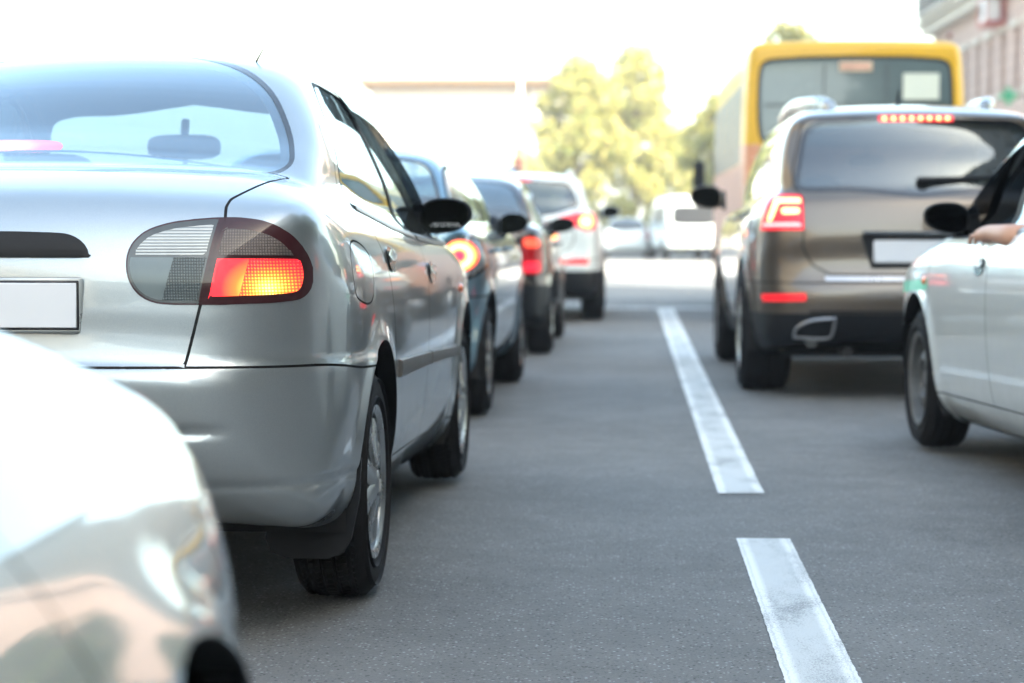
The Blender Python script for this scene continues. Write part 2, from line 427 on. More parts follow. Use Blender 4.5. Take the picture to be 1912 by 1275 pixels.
class Body: pass
def make_body(c, h):
    F = body_field(c); B = Body(); B.F = F
    xm = max(p[0] for p in c['plan']) + .06; P0 = np.concatenate([np.asarray(c['side'])] + ([np.asarray(c['gside'])] if c.get('gside') is not None else []))
    lo = [-h / 2, P0[:, 0].min() - .08, P0[:, 1].min() - .06]; hi = [xm, P0[:, 0].max() + .3, P0[:, 1].max() + .1]
    V, T = nets(F, lo, hi, h); on = np.abs(V[:, 0]) < h * .02
    V = project(F, V); V[on, 0] = 0
    names = ['body']; B.halves = {}
    def lid(n):
        if n not in names: names.append(n)
        return names.index(n)
    for side in (1, -1):
        v, t = V.copy(), T.copy(); L = np.zeros(len(t), int); groove = np.zeros(len(v))
        seam = np.zeros(len(t), bool); arch = np.zeros(len(v), bool)
        for ft in c['features']:
            if ft.get('side') and ft['side'] != side: continue
            fn = ft['fn']; w = ft.get('w', .0035)
            def ev(P): return fn(P[:, 0], P[:, 1], P[:, 2])
            def docut(off, groovelvl=None):
                nonlocal v, t, L, seam, groove, arch
                LL = np.stack([L, seam.astype(int)], 1); n0 = len(v)
                v, t, LL, d = cut(v, t, LL, ev(v) - off); L = LL[:, 0]; seam = LL[:, 1] > 0
                groove = np.concatenate([groove, np.zeros(len(v) - n0)]); arch = np.concatenate([arch, np.zeros(len(v) - n0, bool)])
                return d
            if ft['type'] == 'panel':
                docut(-w); docut(w); d = docut(0)
                zero = d == 0; keepz = zero
                dc = ev(v[t].mean(1)); m = np.abs(dc) < w
                only = np.isin(L, [lid(q) for q in ft['on']]) if ft.get('on') else np.ones(len(L), bool)
                L[(dc < 0) & only] = lid(ft['name']); seam[m & only] = True
                used = np.zeros(len(v), bool); used[t[m & only].ravel()] = True
                groove[keepz & used] = ft.get('depth', .007)
            elif ft['type'] == 'line':                       # groove along an open line; fn = distance
                docut(w); docut(.0006)
                dc = ev(v[t].mean(1)); m = dc < w; seam[m] = True
                dv = ev(v); groove[dv < w * .45] = ft.get('depth', .006)
            else:
                docut(0); dc = ev(v[t].mean(1)); only = np.isin(L, [lid(q) for q in ft['on']]) if ft.get('on') else np.ones(len(L), bool)
                m = (dc < 0) & only; L[m] = lid(ft['name']); seam[m] = False
                if ft['name'] == 'arch':
                    arch |= np.abs(ev(v)) < 7e-4
        # drop wheel openings, build their lips
        if 'arch' in names:
            keep = L != names.index('arch'); t, L, seam = t[keep], L[keep], seam[keep]
        N = grad(F, v); N /= np.linalg.norm(N, axis=1)[:, None] + 1e-9
        vv = v - N * groove[:, None]
        if c.get('deform'): vv = c['deform'](vv, N)
        if arch.any():
            e = np.concatenate([t[:, [0, 1]], t[:, [1, 2]], t[:, [2, 0]]]); es = np.sort(e, 1); kk = es[:, 0].astype(np.int64) * len(v) + es[:, 1]
            uq, ix, ct = np.unique(kk, return_index=True, return_counts=True); be = e[ix[ct == 1]]
            be = be[arch[be[:, 0]] & arch[be[:, 1]] & (v[be[:, 0], 0] > .45)]
            n0 = len(vv); q = vv[be]; q2 = q.copy(); q2[..., 0] -= .05
            B_lip = np.concatenate([q.reshape(-1, 3), q2.reshape(-1, 3)]); m = len(be)
            vv = np.concatenate([vv, B_lip]); N = np.concatenate([N, np.tile(np.array([[0, 0, -1.]]), (len(B_lip), 1))])
            i = np.arange(m) * 2; t2 = np.concatenate([np.stack([n0 + i, n0 + 2 * m + i, n0 + i + 1], 1), np.stack([n0 + i + 1, n0 + 2 * m + i, n0 + 2 * m + i + 1], 1)])
            t = np.concatenate([t, t2]); L = np.concatenate([L, np.full(len(t2), lid('lip'))]); seam = np.concatenate([seam, np.ones(len(t2), bool)])
        if c.get('rake'): vv = vv.copy(); vv[:, 2] -= (vv[:, 1] - c['rake'][1]) * c['rake'][0]
        if side < 0:
            vv = vv * [-1, 1, 1]; N = N * [-1, 1, 1]; t = t[:, ::-1]
        B.halves[side] = (vv, t, L, seam, N)
    B.names = names
    return B
def body_part(B, label, name, mats, parent, side=0, push=0., extra_mats=None):
    """one mesh of every triangle with this label; side 0 joins both halves"""
    Vs = []; Ts = []; Ns = []; Ms = []; n = 0
    for s in ((side,) if side else (1, -1)):
        v, t, L, seam, N = B.halves[s]
        ls = [B.names.index(q) for q in (label if isinstance(label, (list, tuple)) else [label]) if q in B.names]
        m = np.isin(L, ls)
        if not m.any(): continue
        tt = t[m]; u, inv = np.unique(tt, return_inverse=True); inv = inv.reshape(tt.shape)
        Vs.append(v[u] + N[u] * push); Ns.append(N[u]); Ts.append(inv + n); Ms.append(seam[m].astype(int)); n += len(u)
    if not Vs: return None
    ms = [mats, M_seam] if not isinstance(mats, (list, tuple)) else list(mats)
    return mk(name, np.concatenate(Vs), np.concatenate(Ts), ms, parent, np.concatenate(Ms) if len(ms) > 1 else None, np.concatenate(Ns))

# domain helpers: each returns fn(x,y,z) -> signed distance, gated to one face of the car
def side_(poly, xmin=.42, xmax=9): P = np.asarray(poly); return lambda x, y, z: np.maximum(psdf(y, z, P), np.maximum(xmin - x, x - xmax))
def rear_(poly, ymax=.9, ymin=-9): P = np.asarray(poly); return lambda x, y, z: np.maximum(psdf(x, z, P), np.maximum(y - ymax, ymin - y))
def front_(poly, ymin): P = np.asarray(poly); return lambda x, y, z: np.maximum(psdf(x, z, P), ymin - y)
def top_(poly, zmin): P = np.asarray(poly); return lambda x, y, z: np.maximum(psdf(x, y, P), zmin - z)
def sideline(pts, xmin=.5): P = np.asarray(pts); return lambda x, y, z: np.maximum(psdf(y, z, P, False), xmin - x)
def arch_(yc, zc, r, zlo=-1): return lambda x, y, z: np.maximum(np.where(z > zc, np.hypot(y - yc, z - zc), np.hypot(y - yc, (z - zc) * .25)) - r, .42 - x)
def flare(yc, zc, r, amp=.014, wd=.05):
    return lambda x, y, z: -amp * np.exp(-((np.hypot(y - yc, z - zc) - r - .015) / wd) ** 2) * ss(.5, .7, x) * ss(zc - .3, zc - .1, z)
def bx_(poly): return spl(poly, 8, True)

# ------------------------------------------------------------------ wheels
_wc = {}
def wheel(parent, x, y, z, r, w, rr, style, sgn, detail=1, rake=0.):
    """wheel (brake drum) > tyre, rim ; sgn=+1 outer face towards +x"""
    key = (r, w, rr, style, detail)
    if key not in _wc:
        n = 220 if detail > 1 else 72
        side = [(-w / 2 + .02, rr - .005), (-w / 2 + .004, rr + .012), (-w / 2 - .006, (rr + r) / 2), (-w / 2 + .004, r - .022), (-w / 2 + .02, r - .006)]
        across = 41 if detail > 1 else 15
        tread = [(-w / 2 + .02 + (w - .04) * (i + 1) / (across + 1), r - .004 * (abs((i + 1) / (across + 1) - .5) * 2) ** 2) for i in range(across)]
        other = [(-a, q) for a, q in side[::-1]]
        prof = side + tread + other; V = []; F = []; k = len(prof)
        for i in range(n):
            t = 2 * math.pi * i / n
            for j, (a, q) in enumerate(prof):
                if 5 <= j < 5 + across:
                    u = (a / w + .5)
                    g = any(abs(u - c) < .022 for c in (.2, .4, .6, .8))
                    if detail > 1:
                        ph = (i / n * 74 + abs(u - .5) * 3.2 * (1 if u < .5 else 1)) % 1.0
                        if ph < .22 or g: q -= .007
                        elif (i / n * 148 + u * 2.0) % 1 < .18: q -= .003
                    elif g: q -= .006
                V.append((a, q * math.cos(t), q * math.sin(t)))
        for i in range(n):
            i2 = (i + 1) % n
            for j in range(k - 1): F.append((i * k + j, i * k + j + 1, i2 * k + j + 1, i2 * k + j))
        tyre = MB(); tyre.add(V, F)
        for q, a in ((rr + .03, .002), (r - .03, .003)):       # raised rings on the sidewall
            tyre.lathe([(w / 2 - .002, q - .004), (w / 2 + .006 + a, q), (w / 2 - .002, q + .004)], 72)
        rim = MB(); o = w / 2
        rim.lathe([(-o + .02, rr - .002), (-o + .03, rr - .018), (o - .05, rr - .03), (o - .022, rr - .014), (o - .008, rr - .012), (o + .002, rr + .002), (o + .002, rr + .010), (o - .01, rr + .012), (o - .02, rr + .002)], 72)
        ns = style[1]; hub = .062
        if style[0] == 'alloy':
            for i in range(ns):
                t0 = 2 * math.pi * i / ns; wd0, wd1 = style[2], style[3]
                rings = []
                for f in np.linspace(0, 1, 7):
                    q = hub - .02 + (rr - .008 - hub) * f; hw = wd0 + (wd1 - wd0) * abs(f - .0) ** 1.3; ax = o - .002 + .008 * (1 - f) ** 2 - .006 * f
                    th = .020
                    prof = [(ax - th, -hw), (ax - .004, -hw), (ax + .003, -hw * .55), (ax + .003, hw * .55), (ax - .004, hw), (ax - th, hw)]
                    rings.append([(a, q * math.cos(t0) - b * math.sin(t0), q * math.sin(t0) + b * math.cos(t0)) for a, b in prof])
                rim.loft(rings)
                if style[0] == 'alloy':
                    tb = t0 + math.pi / ns; rim.lathe([(0, .006), (.012, .006), (.016, .0)], 8, 1, Matrix.Translation((o - .014, .047 * math.cos(tb), .047 * math.sin(tb))))
            rim.lathe([(o - .05, hub + .012), (o - .008, hub + .008), (o + .002, hub - .006), (o - .012, .036), (o + .002, .034), (o + .008, .028), (o + .010, 0)], 40)
        else:                                                     # pressed steel disc with round holes
            rim.lathe([(o - .03, rr - .012), (o - .05, rr - .03), (o - .045, rr - .055), (o - .025, .11), (o - .02, .085), (o - .045, .07), (o - .05, .045), (o - .03, .032), (o - .028, 0)], 72)
            for i in range(ns):
                t0 = 2 * math.pi * i / ns; q = rr - .048
                rim.lathe([(.002, .016), (.006, .016), (.004, 0)], 12, 1, Matrix.Translation((o - .048, q * math.cos(t0), q * math.sin(t0))))
            for i in range(4):
                t0 = 2 * math.pi * (i + .5) / 4; rim.lathe([(0, .010), (.016, .009), (.018, 0)], 8, 0, Matrix.Translation((o - .048, .058 * math.cos(t0), .058 * math.sin(t0))))
        hubm = MB(); hubm.lathe([(-o + .03, 0), (-o + .03, rr - .05), (o - .09, rr - .05), (o - .09, .05), (o - .06, .05), (o - .06, 0)], 36)
        _wc[key] = (hubm, tyre, rim)
    hubm, tyre, rim = _wc[key]
    def flip(mb, **kw):
        q = MB(); q.V = [[sgn * a, b, c] for a, b, c in mb.V]; q.F = mb.F; q.M = mb.M; return q.build(**kw)
    mat = M_alloy if style[0] == 'alloy' else M_steel
    wo = flip(hubm, name='wheel', mats=[M_under], parent=parent); wo.location = (x, y, z)
    flip(tyre, name='tyre', mats=[M_rubber], parent=wo, sharp=35); flip(rim, name='rim', mats=[mat, M_under], parent=wo, sharp=45)
    wo.rotation_euler = (random.uniform(0, 1.2), 0, 0)
    return wo
def wheel_wells(parent, ys, zc, r, xi, xo, rake):
    for y in ys:
        for s in (1, -1):
            m = MB()
            pts = [(y + (r + .012) * math.cos(t), zc + (r + .012) * math.sin(t)) for t in np.linspace(-.25, math.pi + .25, 20)]
            V = [(s * xi, a, b) for a, b in pts] + [(s * xo, a, b) for a, b in pts]; n = len(pts)
            m.add(V, [(i, i + 1, n + i + 1, n + i) for i in range(n - 1)] + [tuple(range(n))]); m.build('wheel_well', [M_under], parent, smooth=False)

def superell(m, c, r, e=2.6, n=20, k=12, mat=0, T=None, half=None):
    """rounded pod"""
    V = []; F = []
    def f(t, p): return math.copysign(abs(t) ** p, t)
    p = 2 / e
    for i in range(k + 1):
        ph = -math.pi / 2 + math.pi * i / k
        for j in range(n):
            th = 2 * math.pi * j / n
            V.append((c[0] + r[0] * f(math.cos(ph), p) * f(math.cos(th), p), c[1] + r[1] * f(math.sin(ph), 1), c[2] + r[2] * f(math.cos(ph), p) * f(math.sin(th), p)))
    for i in range(k):
        for j in range(n): F.append((i * n + j, (i + 1) * n + j, (i + 1) * n + (j + 1) % n, i * n + (j + 1) % n))
    m.add(V, F, mat, T)
def door_mirror(parent, x, y, z, s, w=.19, hgt=.125, mat=None, back=M_black, foot=(-.12, .02, -.05), writing=False):
    """wing mirror whose glass looks back along -y; s=+1 right side"""
    e = empty_mesh = MB(); n = 28; rings = []
    def oval(u, sc=1.0):
        r = []
        for j in range(n):
            th = 2 * math.pi * j / n; cx, cz = math.cos(th), math.sin(th)
            ww = w / 2 * sc; hh = hgt / 2 * sc * (1.0 - .16 * cx * s)
            r.append((x + ww * math.copysign(abs(cx) ** .8, cx), y + u, z + hh * math.copysign(abs(cz) ** .85, cz) + .008 * cx * s))
        return r
    for u, sc in ((0.012, .84), (.0, .90), (-.006, .95), (.0, 1.0), (.02, 1.0), (.05, .93), (.075, .76), (.09, .5), (.095, .15)): rings.append(oval(u, sc))
    e.loft(rings[1:], 0)
    b = np.array((x + s * foot[0], y + foot[1] + .03, z + foot[2]))
    e.loft([[tuple(b + np.array((-s * .02, q[0], q[1]))) for q in ((-.06, -.035), (.09, -.05), (.12, .0), (.02, .10), (-.03, .05))],
            [(x - s * .06, y + .03 + q[0], z + q[1]) for q in ((-.025, -.035), (.025, -.035), (.03, -.005), (.01, .02), (-.02, .01))]], 1)
    o = e.build('door_mirror', [mat or M_black, back], parent)
    g = MB(); g.add(oval(-.004, .87) + [(x, y - .004, z)], [(j, (j + 1) % n, n) for j in range(n)])
    go = g.build('mirror_glass', [M_mirror], o, smooth=False)
    if writing:
        c = bpy.data.curves.new('mirror_writing', 'FONT'); c.resolution_u = 2; c.body = 'OBJECTS IN MIRROR ARE\nCLOSER THAN THEY APPEAR'; c.size = .0085; c.align_x = 'CENTER'; c.space_line = .9
        t = bpy.data.objects.new('mirror_writing', c); COL.objects.link(t); t.parent = o; t.location = (x + .002, y - .0052, z - .032)
        t.rotation_euler = (R(90), 0, 0); c.materials.append(plain('pale etched lettering', (.6, .6, .6), .6)); 
        bpy.context.view_layer.update(); me = bpy.data.meshes.new_from_object(t.evaluated_get(bpy.context.evaluated_depsgraph_get())); t2 = bpy.data.objects.new('writing', me); COL.objects.link(t2); t2.parent = o; t2.location = t.location; t2.rotation_euler = t.rotation_euler; bpy.data.objects.remove(t)
    return o
def cabin(parent, ybelt, yfront, width, floor, zs, seatz=.42, rows=((1.35, 1), (2.25, 2)), wheel_side=-1, mir=(0, 2.62, 1.26), col=M_dark):
    m = MB(); m.box((0, (ybelt + yfront) / 2, floor), (width * 2, yfront - ybelt, .06), b=.02)
    m.loft([[(-width, yfront - .35, floor), (width, yfront - .35, floor), (width, yfront + .1, floor), (-width, yfront + .1, floor)],
            [(-width, yfront - .38, zs - .08), (width, yfront - .38, zs - .08), (width, yfront + .1, zs - .06), (-width, yfront + .1, zs - .06)],
            [(-width * .95, yfront - .22, zs), (width * .95, yfront - .22, zs), (width * .95, yfront + .05, zs), (-width * .95, yfront + .05, zs)]])
    m.box((0, ybelt + .02, (floor + zs) / 2 - .02), (width * 1.9, .06, zs - floor - .02), b=.02)
    _a = .5 if ybelt > .6 else .36
    if ybelt - _a > .05: m.box((0, (ybelt + _a) / 2, zs - .03), (width * (1.8 if ybelt > .6 else 1.5), ybelt - _a, .03), b=.01)
    c = m.build('cabin_floor', [M_dark], parent)
    def seat(x, y, w, zt):
        q = MB(); T = Matrix.Translation((x, y, seatz)) @ Matrix.Rotation(R(12), 4, 'X')
        superell(q, (0, .25, 0), (w / 2, .28, .09), 3.2, T=T); superell(q, (0, 0, .32), (w / 2 * .96, .09, .34), 3.4, T=T)
        o = q.build('seat', [col], parent)
        n = max(1, round(w / .6))
        for i in range(n):
            hx = (i - (n - 1) / 2) * .62; hq = MB(); superell(hq, (hx, .0, zt - seatz - .02), (.14, .055, .10), 2.8, T=T)
            hq.tube([(hx - .05, 0, .55), (hx - .05, 0, zt - seatz - .05)], .006, 6, T=T); hq.tube([(hx + .05, 0, .55), (hx + .05, 0, zt - seatz - .05)], .006, 6, T=T)
            hq.build('headrest', [col], o)
        # shift the cushion into place
    for y, k in rows:
        if k == 1: seat(0, y, width * 1.75, zs + .10)
        else: seat(-.36, y, .52, zs + .20); seat(.36, y, .52, zs + .20)
    q = MB(); t = Matrix.Translation((wheel_side * .36, yfront - .42, zs - .05)) @ Matrix.Rotation(R(65), 4, 'X')
    q.tube([(.18 * math.cos(a), .18 * math.sin(a), 0) for a in np.linspace(0, 2 * math.pi, 33)], .014, 8, cap=False, T=t)
    q.box((0, 0, 0), (.3, .05, .02), b=.008, T=t); q.box((0, -.07, 0), (.04, .16, .02), b=.008, T=t); q.cyl((wheel_side * .36, yfront - .4, zs - .06), (wheel_side * .36, yfront - .15, zs - .12), .025)
    q.build('steering_wheel', [M_black], parent)
    q = MB(); superell(q, mir, (.125, .02, .042), 3.5); q.tube([(mir[0], mir[1], mir[2] + .02), (mir[0], mir[1] + .03, mir[2] + .09)], .014, 8); q.tube([(mir[0], mir[1], mir[2] - .03), (mir[0], mir[1] + .02, mir[2] - .065)], .008, 8)
    q.build('rear_view_mirror', [M_black], parent)
    return c
def lining(B, parent, zmin, labels=('body', 'door_front', 'door_rear', 'boot_lid', 'window_trim', 'windscreen_trim', 'roof'), d=.022):
    """cabin-side skin of roof and pillars"""
    Vs = []; Ts = []; n = 0
    for s in (1, -1):
        v, t, L, seam, N = B.halves[s]; ls = [B.names.index(q) for q in labels if q in B.names]
        m = np.isin(L, ls) & (v[t][:, :, 2].min(1) > zmin); tt = t[m]
        if not len(tt): continue
        u, inv = np.unique(tt, return_inverse=True); inv = inv.reshape(tt.shape)
        Vs.append(v[u] - N[u] * d); Ts.append(inv[:, ::-1] + n); n += len(u)
    return mk('headliner', np.concatenate(Vs), np.concatenate(Ts), [M_grey], parent)
# ------------------------------------------------------------------ the rounded silver sedan (hero); local frame: x right, y forward from the rear bumper, z up
SED = dict(L=4.24, k=.06, kg=.06, kb=.05, crown=.06, gcrown=.08, bow=(.10, .16), gbow=(.26, .34), rake=(.026, .86))
SED['side'] = spl([(.20, .285), (.13, .31), (.078, .35), (.034, .40), (.008, .45), (.0, .50), (-.006, .57), (-.006, .612), (.0, .632), (.020, .648), (.032, .70), (.036, .78), (.045, .87), (.075, .95), (.14, 1.02), (.30, 1.075), (.55, 1.115),
    (.9, 1.11), (1.4, 1.06), (2.0, 1.04), (2.6, 1.035), (3.0, 1.03), (3.25, 1.0), (3.6, .945), (3.9, .865), (4.08, .78), (4.17, .68), (4.215, .57), (4.22, .45), (4.18, .33), (4.05, .24),
    (3.6, .21), (2.0, .21), (.8, .22), (.4, .27)], 6, True)
SED['plan'] = spl([(-.9, .0), (-.4, .0), (.0, .0), (.35, .008), (.55, .05), (.68, .125), (.765, .24), (.815, .42), (.838, .75), (.845, 1.2), (.846, 2.0), (.84, 3.0), (.83, 3.5), (.79, 3.85), (.72, 4.03), (.6, 4.15), (.42, 4.22),
    (0, 4.24), (-.4, 4.24), (-.9, 4.24)], 6, True)
SED['sect'] = spl([(-.9, .1), (.5, .1), (.70, .2), (.77, .27), (.805, .36), (.828, .48), (.842, .62), (.845, .72), (.838, .82), (.815, .90), (.785, .965), (.74, 1.02), (.68, 1.07), (.58, 1.13), (.4, 1.2), (-.9, 1.22)], 6, True)
SED['gside'] = spl([(.50, .90), (.58, 1.10), (.80, 1.23), (1.05, 1.367), (1.28, 1.452), (1.55, 1.490), (1.9, 1.498), (2.25, 1.475), (2.48, 1.425), (2.75, 1.29), (3.05, 1.12), (3.22, 1.0), (3.3, .9), (3.3, .8), (.50, .8)], 6, True)
SED['gplan'] = spl([(-.9, .4), (.35, .4), (.58, .45), (.66, .62), (.705, .95), (.735, 1.5), (.745, 2.1), (.74, 2.7), (.72, 3.1), (.68, 3.4), (.4, 3.6), (-.9, 3.6)], 6, True)
SED['gsect'] = spl([(-.9, .7), (.74, .7), (.745, .9), (.728, 1.0), (.70, 1.10), (.655, 1.21), (.605, 1.31), (.555, 1.385), (.50, 1.435), (.42, 1.475), (.3, 1.50), (0, 1.52), (-.9, 1.52)], 6, True)
_fl = [flare(.86, .31, .335), flare(3.38, .31 + .026 * 2.5, .335)]
def _sedx(f, x, y, z):
    for q in _fl: f = f + q(x, y, z)
    f = f + .010 * np.exp(-((z - .487) / .013) ** 2) * ss(.62, .45, x) * ss(.4, .2, y)          # groove moulded in the rear bumper
    f = f + .004 * np.exp(-((z - .36) / .012) ** 2) * ss(.8, .6, y)
    f = f - .007 * ss(.655, .625, z) * ss(.95, .75, y)
    return f
SED['extra'] = _sedx
LAMP = spl([(.354, .865), (.361, .907), (.389, .940), (.438, .960), (.494, .969), (.563, .974), (.621, .972), (.669, .961), (.713, .935), (.738, .903), (.751, .870), (.754, .843), (.749, .810), (.733, .790), (.688, .781),
    (.629, .778), (.536, .775), (.457, .776), (.419, .780), (.387, .795), (.364, .824)], 6, True)
def _o(x, y, z): return np.maximum(psdf(x, z, LAMP), y - .5)
def _d(x, z): return x - (.525 + (z - .777) * .19)
RWIN = spl([(-.4, 1.472), (0, 1.472), (.2, 1.460), (.32, 1.435), (.42, 1.393), (.50, 1.33), (.56, 1.245), (.60, 1.16), (.606, 1.128), (.585, 1.106), (.54, 1.100), (.3, 1.106), (-.4, 1.108)], 6, True)
RECESS = spl([(-.4, .90), (-.4, .90), (.20, .90), (.20, .90), (.262, .895), (.272, .87), (.262, .75), (.250, .66), (.250, .66), (-.4, .66), (-.4, .66)], 5, True)
HANDLEBAR = spl([(-.4, .938), (-.4, .938), (.17, .938), (.225, .932), (.258, .912), (.275, .882), (.275, .882), (-.4, .882), (-.4, .882)], 5, True)
DLO_R = spl([(1.03, 1.035), (1.03, 1.035), (1.15, 1.17), (1.32, 1.31), (1.52, 1.385), (1.80, 1.405), (2.01, 1.40), (2.01, 1.40), (2.04, .975), (2.04, .975), (1.6, .995), (1.03, 1.035)][:-1], 6, True)
DLO_F = spl([(2.09, 1.40), (2.09, 1.40), (2.25, 1.385), (2.42, 1.345), (2.72, 1.20), (3.00, 1.03), (3.04, .968), (3.04, .968), (2.09, .973), (2.09, .973)], 6, True)
DOOR_R = spl([(.985, 1.035), (1.11, 1.20), (1.29, 1.35), (1.50, 1.422), (1.8, 1.442), (2.03, 1.44), (2.03, 1.44), (2.065, .97), (2.075, .7), (2.05, .325), (2.05, .325), (1.32, .325), (1.32, .325), (1.255, .42), (1.225, .58), (1.17, .72), (1.09, .87), (1.01, .97)], 6, True)
DOOR_F = spl([(2.03, 1.44), (2.03, 1.44), (2.26, 1.425), (2.45, 1.375), (2.75, 1.235), (3.03, 1.06), (3.12, .95), (3.13, .7), (3.07, .50), (3.02, .325), (3.02, .325), (2.05, .325), (2.05, .325), (2.075, .7), (2.065, .97)], 6, True)
FUEL = spl([(.51, .918), (.74, .908), (.79, .875), (.765, .80), (.72, .775), (.56, .778), (.49, .80), (.475, .87)], 6, True)
WSHIELD = spl([(-.4, 1.40), (.3, 1.395), (.44, 1.385), (.50, 1.36), (.585, 1.18), (.645, 1.03), (.62, 1.0), (.4, 1.0), (-.4, 1.0)], 6, True)
HEADL = spl([(.40, .70), (.60, .725), (.74, .745), (.80, .72), (.79, .66), (.70, .605), (.5, .59), (.40, .61)], 6, True)
GRILLE = spl([(-.3, .70), (.2, .70), (.33, .69), (.33, .64), (.2, .61), (-.3, .61)], 5, True)
INTAKE = spl([(-.3, .47), (.3, .47), (.55, .45), (.55, .36), (.3, .32), (-.3, .32)], 5, True)
ARC = [(.86, .31, .362), (3.38, .31 + .066, .362)]
MOLD_R = [(1.27, .605), (2.055, .600), (2.055, .556), (1.27, .553)]
MOLD_F = [(2.085, .600), (3.03, .585), (3.03, .545), (2.085, .556)]
def shrink(poly, d):
    P = np.asarray(poly); return lambda f: f
def reg(name, fn, **k): return dict(type='region', name=name, fn=fn, **k)
def pan(name, fn, **k): return dict(type='panel', name=name, fn=fn, **k)
def off(fn, o): return lambda x, y, z: fn(x, y, z) + o
_rw = rear_(RWIN, 1.75, .40); _dr = side_(DLO_R); _df = side_(DLO_F); _ws = front_(WSHIELD, 2.4)
SED['features'] = [
    reg('arch', arch_(*ARC[0])), reg('arch', arch_(*ARC[1])),
    pan('rear_bumper', lambda x, y, z: np.maximum(np.maximum(z - (.634 - .02 * ss(.2, .6, y)), y - .84), .2 - y * 0 - .5), on=['body'], w=.003),
    pan('boot_lid', rear_([(-1, .6335), (.487, .6335), (.520, .770), (.566, .972), (.562, 1.0), (.566, 1.018), (.59, 1.040), (.625, 1.075), (.62, 1.10), (.60, 1.20), (-1, 1.20)], .66), on=['body'], w=.0035),
    pan('door_rear', side_(DOOR_R), on=['body'], w=.003),
    pan('door_front', side_(DOOR_F), on=['body'], w=.003),
    pan('bonnet', top_([(-1, 3.12), (.60, 3.12), (.68, 3.3), (.60, 3.75), (.52, 4.02), (-1, 4.10)], .70), on=['body'], w=.003),
    pan('front_bumper', lambda x, y, z: np.maximum(z - .60, 3.45 - y), on=['body'], w=.003),
    pan('fuel_flap', side_(FUEL), on=['body'], side=1, w=.0028),
    reg('window_trim', off(_rw, -.012), on=['body', 'boot_lid']), reg('window_frit', _rw), reg('rear_window', off(_rw, .020)),
    reg('door_trim', side_([(1.985, .965), (2.125, .965), (2.12, 1.415), (1.985, 1.415)]), on=['body', 'door_rear', 'door_front']),
    reg('door_trim', off(_dr, -.013), on=['body', 'door_rear']), reg('door_window_rear', _dr),
    reg('door_trim2', off(_df, -.013), on=['body', 'door_front', 'door_rear', 'door_trim']), reg('door_window_front', _df),
    reg('windscreen_trim', off(_ws, -.012), on=['body', 'bonnet', 'door_front']), reg('windscreen', _ws, on=['body', 'bonnet', 'windscreen_trim', 'roof']),
    reg('taillight', _o), reg('lamp_border', lambda x, y, z: np.maximum(_o(x, y, z) + .004, _d(x, z) + .009)),
    reg('lens_reverse', lambda x, y, z: np.maximum(np.maximum(_o(x, y, z) + .017, _d(x, z) + .015), .888 - z)),
    reg('lens_fog', lambda x, y, z: np.maximum(np.maximum(_o(x, y, z) + .009, _d(x, z) + .013), z - .882)),
    reg('lens_indicator', lambda x, y, z: np.maximum(np.maximum(_o(x, y, z) + .027, .012 - _d(x, z)), .888 - z)),
    reg('lens_brake', lambda x, y, z: np.maximum(np.maximum(_o(x, y, z) + .019, .012 - _d(x, z)), z - .880)),
    reg('boot_handle', rear_(HANDLEBAR, .3), on=['boot_lid']),
    pan('rc1', rear_(RECESS, .3), on=['nothing'], w=.0008, depth=0), pan('rc2', off(rear_(RECESS, .3), .03), on=['nothing'], w=.001, depth=0),
    reg('headlight', front_(HEADL, 3.7)), reg('grille', front_(GRILLE, 3.9)), reg('intake', front_(INTAKE, 3.9)),
]
def _seddef(v, N):
    d = np.where(v[:, 1] < .3, psdf(v[:, 0], v[:, 2], RECESS), 1.)
    v = v.copy(); v[:, 1] += .030 * ss(.002, -.03, d)
    h = np.where(v[:, 1] < .3, psdf(v[:, 0], v[:, 2], HANDLEBAR), 1.); v[:, 1] -= .0
    return v
SED['deform'] = _seddef
_bodies = {}
def get_body(key, cfg, h):
    if key not in _bodies: _bodies[key] = make_body(cfg, h)
    return _bodies[key]

RED_STOPS = [(0, (1, .85, .28)), (.16, (1, .50, .06)), (.34, (1, .15, .02)), (.55, (.75, .02, .025)), (1, (.42, .006, .014))]
L_brake = lamp('lit red brake lens', (.50, .008, .018), (1, 1), (.668, .832, .15, .115, .42, RED_STOPS), grid=135, ribx=.402)
L_rim = lamp('dark red lamp rim', (.022, .001, .003), rough=.12)
L_border = lamp('smoked clear lamp border', (.055, .06, .06), rough=.2, metal=.3)
L_clear = lamp('ribbed clear lens', (.30, .31, .30), (0, 1), rough=.3, metal=.4, grid=140, var=.2)
L_fog = lamp('smoky ribbed lens', (.085, .105, .11), (1, 1), rough=.3, metal=.3, grid=150, ribx=.235, var=.2)
L_ind = lamp('brownish smoked ribbed lens', (.13, .105, .095), (1, 1), rough=.3, metal=.3, grid=150, var=.15)
L_headl = lamp('clear headlamp', (.5, .52, .53), (1, 0), rough=.12, metal=.8, grid=25)
L_orange = plain('orange side marker', (.75, .13, .02), .25, coat=1)

